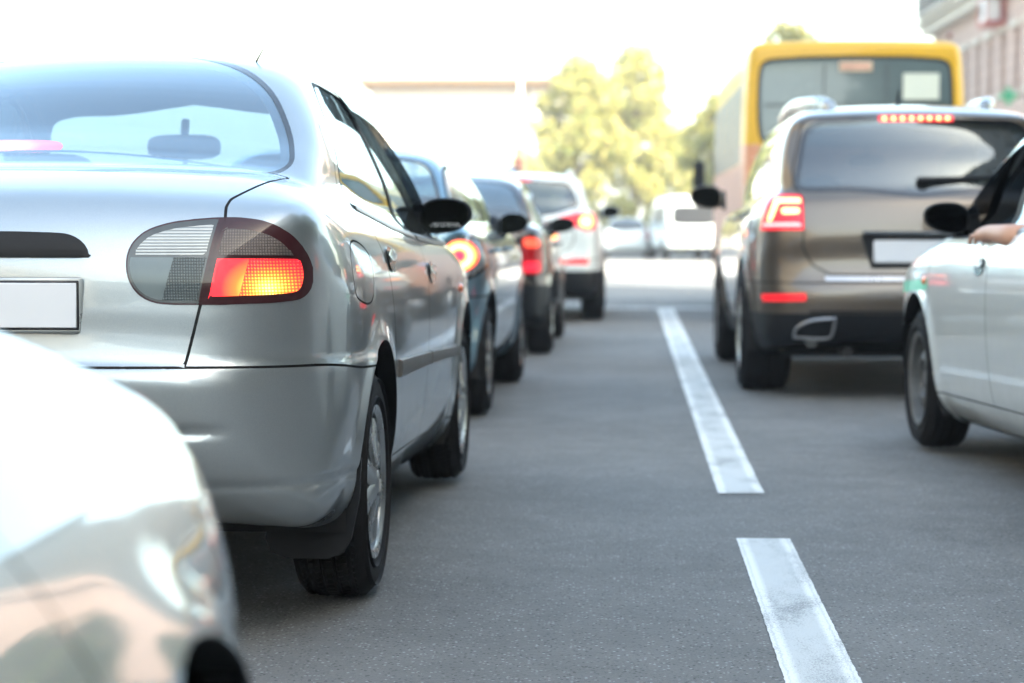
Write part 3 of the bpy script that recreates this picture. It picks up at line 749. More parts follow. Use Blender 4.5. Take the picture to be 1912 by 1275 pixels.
M_matt = plain('matt black window frame', (.006, .006, .008), .6, spec=.2)
def sedan(root, pm, key='sedan', h=.0125, detail=2, brake=True, rimstyle=('alloy', 8, .030, .036), moulding=True, visors=True, visor_side=0, writing=False, third=True, fine=True, cfg=None, mirs=(1, -1), marker=True, open_window=0, mould=None, wsg=None):
    cfg = cfg or SED
    B = get_body(key, cfg, h); P = root
    body = body_part(B, ['body', 'lip'], 'body', pm, P)
    body_part(B, 'rear_bumper', 'rear_bumper', pm, P); body_part(B, 'front_bumper', 'front_bumper', pm, P)
    lid = body_part(B, ['boot_lid', 'rc1', 'rc2'], 'boot_lid', pm, P); body_part(B, 'bonnet', 'bonnet', pm, P)
    body_part(B, 'window_trim', 'window_seal', M_blackgloss, body); body_part(B, 'windscreen_trim', 'window_seal', M_blackgloss, body)
    body_part(B, ['rear_window', 'window_frit'], 'rear_window', M_glass_r, P, push=-.001); 
    body_part(B, 'window_frit', 'window_band', M_frit, body, push=-.004)
    body_part(B, 'windscreen', 'windscreen', wsg or M_glass, P)
    hm = MB()
    doors = {}
    for s in (1, -1):
        for which in ('rear', 'front'):
            d = body_part(B, 'door_' + which, 'door', pm, P, s); doors[(s, which)] = d
            body_part(B, 'door_trim' if which == 'rear' else 'door_trim2', 'window_frame', M_matt, d, s)
            
            if not (which == 'front' and s == open_window): body_part(B, 'door_window_' + which, 'window', M_glass, d, s, push=-.003)
    if fine: body_part(B, 'fuel_flap', 'fuel_flap', pm, P)
    body_part(B, 'boot_handle', 'boot_handle', M_black, lid, push=.004)
    F = B.F; rk = SED['rake']
    for s in (1, -1):
        t = body_part(B, 'taillight', 'taillight', L_rim, P, s, push=.002)
        body_part(B, 'lamp_border', 'lens', L_border, t, s, push=.0025)
        body_part(B, 'lens_reverse', 'reversing_lens', L_clear, t, s, push=.003); body_part(B, 'lens_fog', 'fog_lens', L_fog, t, s, push=.003)
        body_part(B, 'lens_indicator', 'indicator_lens', L_ind, t, s, push=.003); body_part(B, 'lens_brake', 'brake_lens', L_brake if brake else L_rim, t, s, push=.003)
        body_part(B, 'headlight', 'headlight', L_headl, P, s)
    body_part(B, 'grille', 'grille', M_black, P); body_part(B, 'intake', 'intake', M_black, P)
    # moulding strips, handles, visors follow the body surface
    def surf(y, z, s, o=0.):
        x = np.full_like(np.asarray(y, float), .80); 
        for _ in range(12): x = x - F(x, y, z) * 1.1
        zz = z - (y - rk[1]) * rk[0]
        return np.stack([s * (x + o), y, zz], -1)
    def strip(poly_top, poly_bot, s, thick, m, n=40, base=-.004):
        ys = np.linspace(poly_top[0][0], poly_top[-1][0], n); zt = np.interp(ys, *zip(*poly_top)); zb = np.interp(ys, *zip(*poly_bot))
        rings = []
        for f, o in ((0, base), (.06, thick), (.5, thick * 1.25), (.94, thick), (1, base)): rings.append(surf(ys, zt + (zb - zt) * f, s, o))
        V = [tuple(p) for r in rings for p in r]; k = n
        m.add(V, [(a * k + i, a * k + i + 1, (a + 1) * k + i + 1, (a + 1) * k + i) for a in range(4) for i in range(k - 1)] + [tuple(a * k for a in range(5)), tuple(a * k + k - 1 for a in range(5))])
    for s in (1, -1):
        if moulding:
            for which, p in (('rear', MOLD_R), ('front', MOLD_F)):
                q = MB(); strip([p[0], p[1]], [p[3], p[2]], s, .011, q); q.build('door_moulding', [mould or pm], doors[(s, which)], sharp=60)
        for which, y0, z0 in (('rear', 1.19, .885), ('front', 2.20, .848)):
            q = MB(); c = surf(np.array([y0]), np.array([z0]), s)[0]
            ring = []; V = []
            n = 20
            for f, o in ((1.0, .0015), (.82, -.004), (.5, -.014)):
                V.append([tuple(surf(np.array([y0 + .078 * f * math.cos(a)]), np.array([z0 + .036 * f * math.sin(a)]), s, o)[0]) for a in np.linspace(0, 2 * math.pi, n, endpoint=False)])
            q.loft([[(p[0] + .003 * s, p[1], p[2]) for p in r] for r in V], 0)
            pd = [surf(np.array([y0 + a]), np.array([z0 + .012 + .016 * b]), s, o)[0] for a, b, o in ((.075, 0, .004), (.05, 1, .012), (0, 1, .018), (-.05, 1, .016), (-.07, 0, .008), (-.05, -1, .014), (0, -1, .018), (.05, -1, .012))]
            q2 = MB(); q2.add([tuple(p) for p in pd] + [tuple(surf(np.array([y0]), np.array([z0 + .012]), s, .024)[0])], [(i, (i + 1) % 8, 8) for i in range(8)])
            ho = q.build('door_handle', [M_blackgloss], doors[(s, which)]); q2.build('handle_lever', [pm], ho)
        if visors and (visor_side in (0, s)):
            for which, top in (('rear', [(1.06, 1.075), (1.17, 1.20), (1.33, 1.325), (1.52, 1.395), (1.8, 1.415), (2.02, 1.41)]), ('front', [(2.03, 1.41), (2.25, 1.395), (2.43, 1.355), (2.72, 1.212), (2.96, 1.062)])):
                if which == 'rear': top = [(1.76, 1.412), (1.85, 1.413), (1.94, 1.412), (2.02, 1.41)]
                P2 = spl(top, 6); q = MB(); n = len(P2); tg = np.gradient(P2, axis=0); tg /= np.linalg.norm(tg, axis=1)[:, None]; nn = np.stack([tg[:, 1], -tg[:, 0]], 1)
                wd = .072 * np.clip((np.arange(n) if which == 'rear' else n - 1 - np.arange(n)) / 5 + .35, 0, 1)
                rows = [surf(P2[:, 0] + nn[:, 0] * wd * f, P2[:, 1] + nn[:, 1] * wd * f, s, o) for f, o in ((-.12, .002), (0, .014), (.35, .026), (1, .034))]
                V = [tuple(p) for r in rows for p in r]; q.add(V, [(a * n + i, a * n + i + 1, (a + 1) * n + i + 1, (a + 1) * n + i) for a in range(3) for i in range(n - 1)])
                q.build('wind_deflector', [M_visor], doors[(s, which)])
        if marker: q = MB(); c = surf(np.array([3.21]), np.array([.79]), s, .0)[0]; superell(q, c, (.012, .032, .017), 2.4); q.build('side_marker', [L_orange], P)
        zb = .985 - (2.93 - .86) * .026
        if s in mirs: door_mirror(P, s * .80, 2.90, zb + .065, s, writing=writing and s > 0)
    # beltline seals
    for s in (1, -1):
        for which, a, b in (('rear', (1.02, 1.03), (2.03, .968)), ('front', (2.08, .966), (3.05, .960))):
            q = MB(); ys = np.linspace(a[0], b[0], 30); zt = np.interp(ys, [a[0], (a[0] + b[0]) / 2, b[0]], [a[1], (a[1] + b[1]) / 2 - .008, b[1]])
            r0 = [tuple(p) for p in surf(ys, zt + .008, s, .003)]; r1 = [tuple(p) for p in surf(ys, zt, s, .009)]; r2 = [tuple(p) for p in surf(ys, zt - .014, s, .004)]
            n = 30; q.add(r0 + r1 + r2, [(k * n + i, k * n + i + 1, (k + 1) * n + i + 1, (k + 1) * n + i) for k in range(2) for i in range(n - 1)]); q.build('belt_trim', [M_trim], doors[(s, which)])
    # wheels and wells
    for y in (.86, 3.38):
        zc = .300
        for s in (1, -1): wheel(P, s * .722, y, zc, .300, .185, .192, rimstyle, s, detail if (s > 0 or detail < 2) else 1)
    wheel_wells(P, [.86], .31, .362, .42, .79, rk); wheel_wells(P, [3.38], .31, .362, .42, .79, rk)
    q = MB(); q.box((0, 2.35, .25), (1.5, 3.1, .09), b=.02); q.tube([(-.45, .0, .25), (-.45, .5, .27)], .025, 12); q.build('underbody', [M_under], P)
    for s in (1, -1):
        q = MB(); rs = []
        for z, w0, w1, y in ((.40, .64, .825, .52), (.30, .60, .82, .515), (.20, .585, .80, .51), (.165, .60, .78, .51), (.150, .64, .74, .51)):
            rs.append([(s * w0, y, z), (s * w1, y - .004, z), (s * w1, y + .010, z), (s * w0, y + .010, z)])
        q.loft(rs); q.build('mud_flap', [M_black], P)
        q = MB(); rs = []
        for z, w0, w1, y in ((.36, .66, .80, 3.02), (.22, .64, .80, 3.01), (.17, .66, .78, 3.0)): rs.append([(s * w0, y, z), (s * w1, y, z), (s * w1, y + .01, z), (s * w0, y + .01, z)])
        q.loft(rs); q.build('mud_flap', [M_black], P)
    cabin(P, .95, 3.1, .62, .28, .93, mir=(-.03, 2.42, 1.225), rows=((1.30, 1), (2.20, 2)))
    lining(B, P, 1.0)
    # number plate with its frame
    fr = MB(); pb = spl([(-.262, .835), (-.262, .755), (-.25, .742), (.25, .742), (.262, .755), (.262, .835), (.25, .848), (-.25, .848)], 1, True)
    fr.box((0, .052, .795), (.512, .012, .128), b=.006); fo = fr.build('number_plate', [M_chromegrey], P)
    q = MB(); q.box((0, .0445, .795), (.490, .006, .104), b=.003); q.build('plate_surface', [M_plate], fo)
    q = MB(); q.box((0, .0455, .795), (.498, .0045, .112), b=.002); q.build('plate_edge', [M_blackgloss], fo)
    if third:
        q = MB(); superell(q, (-.14, .88, 1.180), (.125, .045, .017), 3.2); o = q.build('third_brake_light', [lamp('lit third brake light', (.6, .02, .02), em=(.14, 1.18, .20, .05, .8, [(0, (1, .6, .4)), (.4, (1, .10, .12)), (1, (.9, .03, .05))]))], P)
    q = MB(); q.tube([(.40, 1.42, 1.40), (.40, 1.41, 1.43), (.43, 1.39, 1.475)], [.008, .004, .002], 8); q.build('aerial', [M_black], body)
    return B
M_trim = plain('dull window trim', (.10, .10, .10), .35, metal=.5)
M_chromegrey = plain('silver plate frame', (.45, .48, .48), .3, metal=.5)
M_glass_r = glass('tinted rear glass', (.36, .50, .58), 1.7)
M_matt = plain('matt black window frame', (.006, .006, .008), .6, spec=.2)
M_mould = plain('dark silver moulding', (.075, .07, .066), .5)
M_frit = plain('window edge band', (.05, .065, .085), .2)
# ------------------------------------------------------------------ the road and everything laid on it
def asphalt():
    m, N, L, p = nmat('asphalt'); pset(p, rough=.78, spec=.35)
    tc = N.new('ShaderNodeTexCoord'); o = tc.outputs['Object']
    big = noise(N, L, .55, 5, .6, o); mid = noise(N, L, 5.0, 5, .6, o); agg = N.new('ShaderNodeTexVoronoi'); agg.inputs['Scale'].default_value = 85; L.new(o, agg.inputs['Vector'])
    fine = noise(N, L, 140, 4, .75, o)
    a = math_(N, L, 'ADD', math_(N, L, 'MULTIPLY', big.outputs[0], .45), math_(N, L, 'MULTIPLY', mid.outputs[0], .25))
    a = math_(N, L, 'ADD', a, math_(N, L, 'MULTIPLY', fine.outputs[0], .36))
    r = ramp(N, L, a, [(.34, (.080, .081, .080)), (.50, (.126, .128, .126)), (.66, (.178, .179, .175))])
    sp = N.new('ShaderNodeTexVoronoi'); sp.inputs['Scale'].default_value = 100; sp.inputs['Randomness'].default_value = 1; L.new(o, sp.inputs['Vector'])
    sc = N.new('ShaderNodeSeparateColor'); L.new(sp.outputs['Color'], sc.inputs[0])
    gate = math_(N, L, 'GREATER_THAN', sc.outputs[0], .80); near = math_(N, L, 'LESS_THAN', math_(N, L, 'ADD', sp.outputs['Distance'], math_(N, L, 'MULTIPLY', fine.outputs[0], .5)), .62)
    g = math_(N, L, 'MULTIPLY', math_(N, L, 'MULTIPLY', gate, near), math_(N, L, 'MULTIPLY_ADD', mid.outputs[0], 2.6, -.45))
    g = math_(N, L, 'MAXIMUM', g, 0.0)
    mx = N.new('ShaderNodeMixRGB'); L.new(math_(N, L, 'MULTIPLY', g, .8), mx.inputs[0]); L.new(r.outputs[0], mx.inputs[1]); mx.inputs[2].default_value = (.34, .36, .36, 1)
    gate2 = math_(N, L, 'LESS_THAN', sc.outputs[1], .26); g2 = math_(N, L, 'MULTIPLY', gate2, near)
    m2 = N.new('ShaderNodeMixRGB'); L.new(math_(N, L, 'MULTIPLY', g2, .7), m2.inputs[0]); L.new(mx.outputs[0], m2.inputs[1]); m2.inputs[2].default_value = (.014, .014, .016, 1)
    # oil drips and stains along the wheel tracks
    st = noise(N, L, 1.3, 6, .7, o, mscale=(1.0, .35, 1)); sr = ramp(N, L, st.outputs[0], [(.56, 0.), (.72, 1.)])
    m3 = N.new('ShaderNodeMixRGB'); m3.blend_type = 'MULTIPLY'; L.new(math_(N, L, 'MULTIPLY', sr.outputs[0], .45), m3.inputs[0]); L.new(m2.outputs[0], m3.inputs[1]); m3.inputs[2].default_value = (.55, .54, .54, 1)
    L.new(m3.outputs[0], p.inputs['Base Color'])
    h = math_(N, L, 'ADD', math_(N, L, 'MULTIPLY', agg.outputs['Distance'], -.7), math_(N, L, 'MULTIPLY', fine.outputs[0], .6))
    h = math_(N, L, 'ADD', h, math_(N, L, 'MULTIPLY', g, .5))
    bump(N, L, p, h, 1.0, .0065); return m
def line_paint():
    """worn road paint: brighter ridges along both long edges, broken by the aggregate"""
    m, N, L, p = nmat('road marking paint'); pset(p, rough=.6)
    tc = N.new('ShaderNodeTexCoord'); o = tc.outputs['Object']; uv = tc.outputs['UV']; sx = N.new('ShaderNodeSeparateXYZ'); L.new(uv, sx.inputs[0])
    e = math_(N, L, 'ABSOLUTE', math_(N, L, 'SUBTRACT', sx.outputs[0], .5))
    n = noise(N, L, 60, 5, .7, o); n2 = noise(N, L, 6, 4, .6, o, mscale=(1, .4, 1)); n3 = noise(N, L, 220, 2, .6, o)
    er = ramp(N, L, math_(N, L, 'ADD', e, math_(N, L, 'MULTIPLY', math_(N, L, 'SUBTRACT', n.outputs[0], .5), .12)), [(.27, .0), (.36, 1.), (.41, 1.), (.435, .15), (.455, 1.)])
    base = N.new('ShaderNodeMixRGB'); L.new(er.outputs[0], base.inputs[0]); base.inputs[1].default_value = (.42, .44, .44, 1); base.inputs[2].default_value = (.62, .64, .63, 1)
    w = math_(N, L, 'ADD', math_(N, L, 'MULTIPLY', n3.outputs[0], .5), math_(N, L, 'MULTIPLY', n2.outputs[0], .5)); wr = ramp(N, L, w, [(.40, 1.), (.50, .0)])
    b2 = N.new('ShaderNodeMixRGB'); L.new(math_(N, L, 'MULTIPLY', wr.outputs[0], .8), b2.inputs[0]); L.new(base.outputs[0], b2.inputs[1]); b2.inputs[2].default_value = (.12, .125, .13, 1)
    L.new(b2.outputs[0], p.inputs['Base Color']); bump(N, L, p, n3.outputs[0], .6, .003); return m
M_asph = asphalt(); M_line = line_paint()
def sheet(name, x0, x1, ys, dz, mat, nx=2, slant=(0, 0), kind='structure', fn=zg, jag=0., label=None, uv=False):
    V = []; ys = list(ys); seg = []
    rnd = random.Random(5)
    for y in ys:
        for i in range(nx):
            f_ = i / (nx - 1); x = x0 + (x1 - x0) * f_ + (y - ys[0]) * (slant[0] + (slant[1] - slant[0]) * f_)
            if jag and i in (0, nx - 1): x += rnd.uniform(-jag, jag)
            V.append((x, y, float(fn(y)) + dz))
    F = [(j * nx + i, j * nx + i + 1, (j + 1) * nx + i + 1, (j + 1) * nx + i) for j in range(len(ys) - 1) for i in range(nx - 1)]
    o = mk(name, V, F, [mat], smooth=False)
    if uv:
        l = o.data.uv_layers.new(name='uv')
        for lp in o.data.loops:
            vi = lp.vertex_index; l.data[lp.index].uv = ((vi % nx) / (nx - 1), (vi // nx) / (len(ys) - 1))
    if kind: o['kind'] = kind
    return o
_ys = [-300, -60, -20] + list(np.arange(-6, 12, .5)) + list(np.arange(12, 60, 4)) + list(np.arange(60, 200, 10)) + [300, 600]
sheet('road', -170, 170, _ys, 0, M_asph)
def dash(name, x0, x1, y0, y1, label, group='painted dashes of the lane divider', step=.02, jag=.0014, slant=(0, 0)):
    ys = np.linspace(y0, y1, max(2, int((y1 - y0) / step)))
    o = sheet(name, x0, x1, ys, .004, M_line, 5, slant, None, jag=jag, uv=True); o['kind'] = 'structure'; return o
# edges picked from the photograph: near dash, far solid stretch up to the stop line
dash('road_marking', .345, .505, 1.2, 6.70, '', slant=(.0055, .0065))
dash('road_marking', .372, .538, 7.83, 26.4, '', step=.05, slant=(.00725, .0088))
dash('road_marking', -5.2, 4.2, 26.4, 26.9, '', step=.25, jag=.01)
# zebra crossing and pale sunlit paving of the square beyond
M_zebra = plain('zebra paint', (.6, .6, .58), .6, nscale=3)
for i in range(24):
    sheet('road_marking', -9 + i * 1.0, -8.5 + i * 1.0, [42.0, 44, 45.5], .004, M_zebra)
sheet('pavement', -70, 70, [46, 50, 55, 60, 66], .008, plain('pale tram paving', (.36, .34, .31), .8, nscale=1.5, var=.1))
M_pave = plain('pale concrete paving', (.24, .24, .235), .8, nscale=1.5, var=.2)
for nm, x0, x1, ya, yb in (('pavement', -60, -5.6, -60, 27), ('pavement', 8.6, 60, -60, 34), ('pavement', 8.6, 60, 62, 200), ('pavement', -60, -5.6, 62, 120)):
    ys = list(np.linspace(ya, yb, 12)); m = MB()
    V = []; 
    for y in ys: V += [(x0, y, float(zg(y)) + .13), (x1, y, float(zg(y)) + .13), (x0, y, float(zg(y)) - .1), (x1, y, float(zg(y)) - .1)]
    F = []
    for j in range(len(ys) - 1): F += [(4 * j, 4 * j + 1, 4 * j + 5, 4 * j + 4), (4 * j, 4 * j + 4, 4 * j + 6, 4 * j + 2), (4 * j + 1, 4 * j + 3, 4 * j + 7, 4 * j + 5)]
    F += [(0, 2, 3, 1), (4 * (len(ys) - 1), 4 * (len(ys) - 1) + 1, 4 * (len(ys) - 1) + 3, 4 * (len(ys) - 1) + 2)]
    m.add(V, F); o = m.build(nm, [M_pave]); o['kind'] = 'structure'

P_silver = paint('silver metallic paint', (.32, .355, .372), .72, .31)
hero = empty("silver_saloon", (-1.46, 4.80, float(zg(4.8))), (0, 0, R(-1.1)))
tag(hero, 'silver saloon in sharp focus with its lit red brake lamp and smoked wind deflectors', 'car', 'cars queuing in the left lane')
sedan(hero, P_silver, h=.0125, detail=2, writing=True, mould=M_mould)
# ------------------------------------------------------------------ bodies of the other cars
def sc_(poly, sx, sz): return np.asarray(poly) * [sx, sz]
HAT = dict(L=3.86, k=.07, kg=.07, kb=.05, crown=.05, gcrown=.08, bow=(.12, .16), gbow=(.20, .34))
HAT['side'] = spl([(.14, .28), (.05, .33), (.01, .42), (.0, .50), (.0, .58), (.02, .66), (.045, .74), (.06, .85), (.085, .94), (.16, 1.0), (.5, 1.0), (1.2, 1.0), (2.2, 1.0), (2.7, .99), (3.0, .955), (3.35, .88), (3.62, .78),
    (3.76, .66), (3.83, .54), (3.84, .42), (3.78, .3), (3.6, .22), (3.0, .20), (1.5, .20), (.7, .2), (.35, .25)], 6, True)
HAT['plan'] = spl([(-.9, 0), (0, 0), (.35, .01), (.55, .055), (.68, .14), (.755, .27), (.80, .45), (.82, .75), (.828, 1.3), (.828, 2.4), (.82, 3.0), (.78, 3.4), (.70, 3.62), (.56, 3.77), (.38, 3.84), (0, 3.86), (-.9, 3.86)], 6, True)
HAT['sect'] = sc_(SED['sect'], .98, .97)
HAT['gside'] = spl([(.06, .85), (.13, .98), (.22, 1.10), (.38, 1.25), (.56, 1.345), (.9, 1.395), (1.3, 1.405), (1.7, 1.385), (2.0, 1.33), (2.35, 1.19), (2.7, 1.03), (2.85, .95), (2.9, .8), (.06, .8)], 6, True)
HAT['gplan'] = spl([(-.9, .0), (.3, .0), (.52, .05), (.60, .20), (.66, .55), (.70, 1.1), (.715, 1.7), (.70, 2.4), (.65, 3.0), (.4, 3.2), (-.9, 3.2)], 6, True)
HAT['gsect'] = sc_(SED['gsect'], .965, .955)
HAT['extra'] = lambda f, x, y, z: f + flare(.64, .30, .33, .018)(x, y, z) + flare(3.08, .30, .33, .018)(x, y, z)
SUV = dict(L=4.78, k=.08, kg=.07, kb=.05, crown=.04, gcrown=.05, bow=(.10, .14), gbow=(.13, .28))
SUV['side'] = spl([(.24, .30), (.10, .34), (.02, .46), (-.01, .56), (.0, .64), (.04, .70), (.06, .80), (.055, .92), (.07, 1.03), (.11, 1.14), (.22, 1.19), (.7, 1.19), (1.5, 1.16), (3.0, 1.14), (3.4, 1.12), (3.8, 1.07), (4.3, .97),
    (4.58, .86), (4.70, .72), (4.75, .55), (4.72, .40), (4.5, .27), (3.8, .24), (2.0, .24), (1.2, .24), (.6, .27)], 6, True)
SUV['plan'] = spl([(-1.1, 0), (0, 0), (.45, .01), (.66, .05), (.80, .14), (.885, .30), (.93, .55), (.955, 1.0), (.965, 1.8), (.965, 3.0), (.955, 3.8), (.90, 4.3), (.80, 4.55), (.62, 4.7), (.4, 4.77), (0, 4.79), (-1.1, 4.79)], 6, True)
SUV['sect'] = spl([(-1.1, .1), (.6, .1), (.84, .22), (.90, .32), (.935, .45), (.955, .60), (.965, .75), (.965, .88), (.95, .98), (.92, 1.06), (.875, 1.12), (.80, 1.19), (.66, 1.27), (.4, 1.32), (-1.1, 1.34)], 6, True)
SUV['gside'] = spl([(.17, .95), (.155, 1.08), (.155, 1.18), (.205, 1.32), (.29, 1.46), (.33, 1.545), (.34, 1.60), (.45, 1.645), (.9, 1.70), (1.5, 1.72), (2.1, 1.70), (2.6, 1.63), (3.0, 1.46), (3.5, 1.20), (3.65, 1.1), (3.65, .9), (.18, .9)], 6, True)
SUV['gplan'] = spl([(-1.1, .04), (.4, .05), (.62, .09), (.735, .22), (.79, .55), (.825, 1.2), (.84, 2.0), (.82, 2.9), (.76, 3.5), (.5, 3.8), (-1.1, 3.8)], 6, True)
SUV['gsect'] = spl([(-1.1, .8), (.85, .8), (.87, 1.0), (.86, 1.12), (.825, 1.26), (.775, 1.40), (.72, 1.53), (.655, 1.63), (.56, 1.69), (.4, 1.72), (0, 1.74), (-1.1, 1.74)], 6, True)
SUV['extra'] = lambda f, x, y, z: f + flare(.95, .37, .40, .016)(x, y, z) + flare(3.86, .37, .40, .016)(x, y, z)
def led_stops(): return [(0, (1, .95, .7)), (1, (1, .6, .3))]
L_led = lamp('glowing lamp strip', (.9, .5, .3), em=(.7, 1.0, 3, 3, .60, [(0, (1, .50, .16)), (1, (1, .50, .16))]))
L_redlit = lamp('lit red lamp lens', (.5, .01, .02), (1, 0), em=(.7, 1.0, 1.5, 1.5, .19, [(0, (1, .02, .05)), (1, (1, .02, .05))]), grid=50)
L_redoff = lamp('red lamp lens', (.42, .008, .015), (1, 1), rough=.2, grid=60)
L_redstrip = lamp('glowing red reflector', (.70, .012, .02), (1, 0), em=(.7, .6, 3, 3, .10, [(0, (1, .02, .03)), (1, (1, .02, .03))]), grid=60)  # reflector given a faint glow of its own, no bulb behind it
L_whitestrip = lamp('pale lamp stripe', (.6, .45, .45), em=(.7, 1.0, 3, 3, .09, [(0, (1, .6, .6)), (1, (1, .6, .6))]))

def surf_fn(B, cfg, x0=.85):
    F = B.F; rk = cfg.get('rake', (0, 0))
    def surf(y, z, s, o=0.):
        y = np.atleast_1d(np.asarray(y, float)); z = np.broadcast_to(np.asarray(z, float), y.shape); x = np.full_like(y, x0)
        for _ in range(14): x = x - F(x, y, z)
        return np.stack([s * (x + o), y, z - (y - rk[1]) * rk[0]], -1)
    return surf
def rsurf_fn(B, cfg):
    F = B.F
    def surf(x, z, o=0.):
        x = np.atleast_1d(np.asarray(x, float)); z = np.broadcast_to(np.asarray(z, float), x.shape); y = np.full_like(x, -.25)
        for _ in range(24): y = y + F(np.abs(x), y, z) * .9
        return np.stack([x, y - o, z], -1)
    return surf
def rear_strip(q, rs, xs, zt, zb, th, m=0):
    xs = np.asarray(xs); n = len(xs); zt = np.broadcast_to(zt, xs.shape); zb = np.broadcast_to(zb, xs.shape); rows = []
    for f, o in ((0, -.01), (0.05, th * .8), (.5, th), (.95, th * .8), (1, -.01)): rows.append(rs(xs, zt + (zb - zt) * f, o))
    V = [tuple(p) for r in rows for p in r]
    q.add(V, [(a * n + i, a * n + i + 1, (a + 1) * n + i + 1, (a + 1) * n + i) for a in range(4) for i in range(n - 1)] + [tuple(a * n for a in range(5)), tuple(a * n + n - 1 for a in range(5))], m)
def handle_at(surf, y0, z0, s, door, pm, ln=.085):
    q = MB(); V = []
    for f, o in ((1.0, .0015), (.8, -.004), (.5, -.014)):
        V.append([tuple(surf(y0 + ln * f * math.cos(a), z0 + .034 * f * math.sin(a), s, o)[0]) for a in np.linspace(0, 2 * math.pi, 16, endpoint=False)])
    q.loft(V); ho = q.build('door_handle', [M_blackgloss], door)
    q = MB(); q.tube([surf(y0 + a * ln, z0 + .008, s, o)[0] for a, o in ((-1, .0), (-.8, .028), (0, .036), (.8, .028), (1, .0))], [.008, .011, .011, .011, .008], 8); q.build('handle_lever', [pm], ho)

def car_from(root, key, cfg, pm, glassm, wheels, h, rim, mir, parts=(), cab=None, wt=.2, seam_gasket=True, clad=None, rimr=None):
    """common assembly: shell, doors, windows, lamps listed in parts, wheels, mirrors, cabin"""
    B = get_body(key, cfg, h); P = root; surf = surf_fn(B, cfg)
    body = body_part(B, ['body', 'lip'], 'body', pm, P)
    for lb, nm, mt in (('tailgate', 'tailgate', pm), ('bonnet', 'bonnet', pm), ('rear_bumper', 'rear_bumper', pm), ('front_bumper', 'front_bumper', pm), ('clad', 'lower_cladding', M_black), ('windscreen', 'windscreen', M_glass), ('grille', 'grille', M_black)):
        body_part(B, lb, nm, mt, P)
    body_part(B, 'window_trim', 'window_seal', M_blackgloss, body); body_part(B, 'windscreen_trim', 'window_seal', M_blackgloss, body)
    body_part(B, 'rear_window', 'rear_window', glassm, P, push=-.002)
    doors = {}
    for s in (1, -1):
        for w in ('rear', 'front'):
            d = body_part(B, 'door_' + w, 'door', pm, P, s)
            if d is None: continue
            doors[(s, w)] = d
            body_part(B, 'door_trim_' + w, 'window_frame', M_blackgloss, d, s); body_part(B, 'door_window_' + w, 'window', M_glass if w == 'front' else glassm, d, s, push=-.003)
        body_part(B, 'quarter_window', 'quarter_window', glassm, P, s, push=-.002)
        body_part(B, 'headlight', 'headlight', L_headl, P, s)
        last = {}
        for lb, nm, mt, par in parts:
            o = body_part(B, lb, nm, mt, last.get(par, P), s, push=.003 if par is None else .006)
            if o and par is None: last[lb] = o
    (y1, y2), r, w, xo, zc = wheels
    for y in (y1, y2):
        for s in (1, -1): wheel(P, s * (xo - w / 2), y, r, r, w, rimr or r * .62, rim, s, 1)
        wheel_wells(P, [y], zc, r * 1.2, .45, xo - .02, (0, 0))
    Ln = cfg['L']; q = MB(); q.box((0, Ln / 2, .27), (xo * 1.6, Ln - .7, .08), b=.02); q.tube([(-.4, .1, .27), (-.4, .7, .27)], .03, 10); q.build('underbody', [M_under], P)
    for s in (1, -1): door_mirror(P, s * mir[0], mir[1], mir[2], s, mir[3], mir[4], mir[5])
    if cab: cabin(P, *cab[0], **cab[1])
    return B, body, doors, surf

# ---------- common side features for a body family
def side_feats(y1, y2, zc, ra, doorR, doorF, dR, dF, ws, quarter=None):
    f = [reg('arch', arch_(y1, zc, ra)), reg('arch', arch_(y2, zc, ra))]
    f += [pan('door_rear', side_(doorR), on=['body'], w=.005), pan('door_front', side_(doorF), on=['body'], w=.005)]
    a, b = side_(dR), side_(dF); w = front_(ws[0], ws[1])
    f += [reg('door_trim_rear', off(a, -.016), on=['body', 'door_rear']), reg('door_window_rear', a), reg('door_trim_front', off(b, -.016), on=['body', 'door_front', 'door_rear', 'door_trim_rear']), reg('door_window_front', b)]
    if quarter is not None:
        q = side_(quarter, .45); f += [reg('window_trim', off(q, -.014), on=['body']), reg('quarter_window', q)]
    f += [reg('windscreen_trim', off(w, -.014), on=['body']), reg('windscreen', w, on=['body', 'windscreen_trim'])]
    return f
HAT_DR = spl([(.93, .95), (.99, 1.10), (1.10, 1.24), (1.25, 1.33), (1.62, 1.365), (1.62, 1.365), (1.66, .93), (1.66, .93), (1.64, .30), (1.64, .30), (1.06, .30), (1.06, .30), (1.0, .55), (.93, .75)], 5, True)
HAT_DF = spl([(1.62, 1.365), (1.62, 1.365), (1.85, 1.34), (2.1, 1.25), (2.4, 1.10), (2.66, .95), (2.70, .85), (2.68, .3), (2.68, .3), (1.64, .30), (1.64, .30), (1.66, .93)], 5, True)
HAT_WR = spl([(.98, .965), (.98, .965), (1.05, 1.10), (1.16, 1.23), (1.30, 1.305), (1.59, 1.325), (1.59, 1.325), (1.62, .95), (1.62, .95)], 5, True)
HAT_WF = spl([(1.69, 1.325), (1.69, 1.325), (1.85, 1.30), (2.08, 1.21), (2.36, 1.06), (2.60, .93), (2.60, .93), (1.70, .945), (1.70, .945)], 5, True)
HAT_WS = spl([(-.4, 1.345), (.3, 1.335), (.46, 1.31), (.52, 1.27), (.60, 1.05), (.62, .95), (.4, .93), (-.4, .93)], 5, True)
HAT_Q = spl([(.50, 1.0), (.55, 1.10), (.70, 1.23), (.90, 1.30), (1.03, 1.31), (.95, 1.20), (.885, 1.08), (.86, .985)], 5, True)
HAT_RW = spl([(-.4, 1.325), (.25, 1.32), (.42, 1.30), (.50, 1.26), (.565, 1.12), (.585, 1.02), (.56, .99), (.4, .98), (-.4, .98)], 5, True)
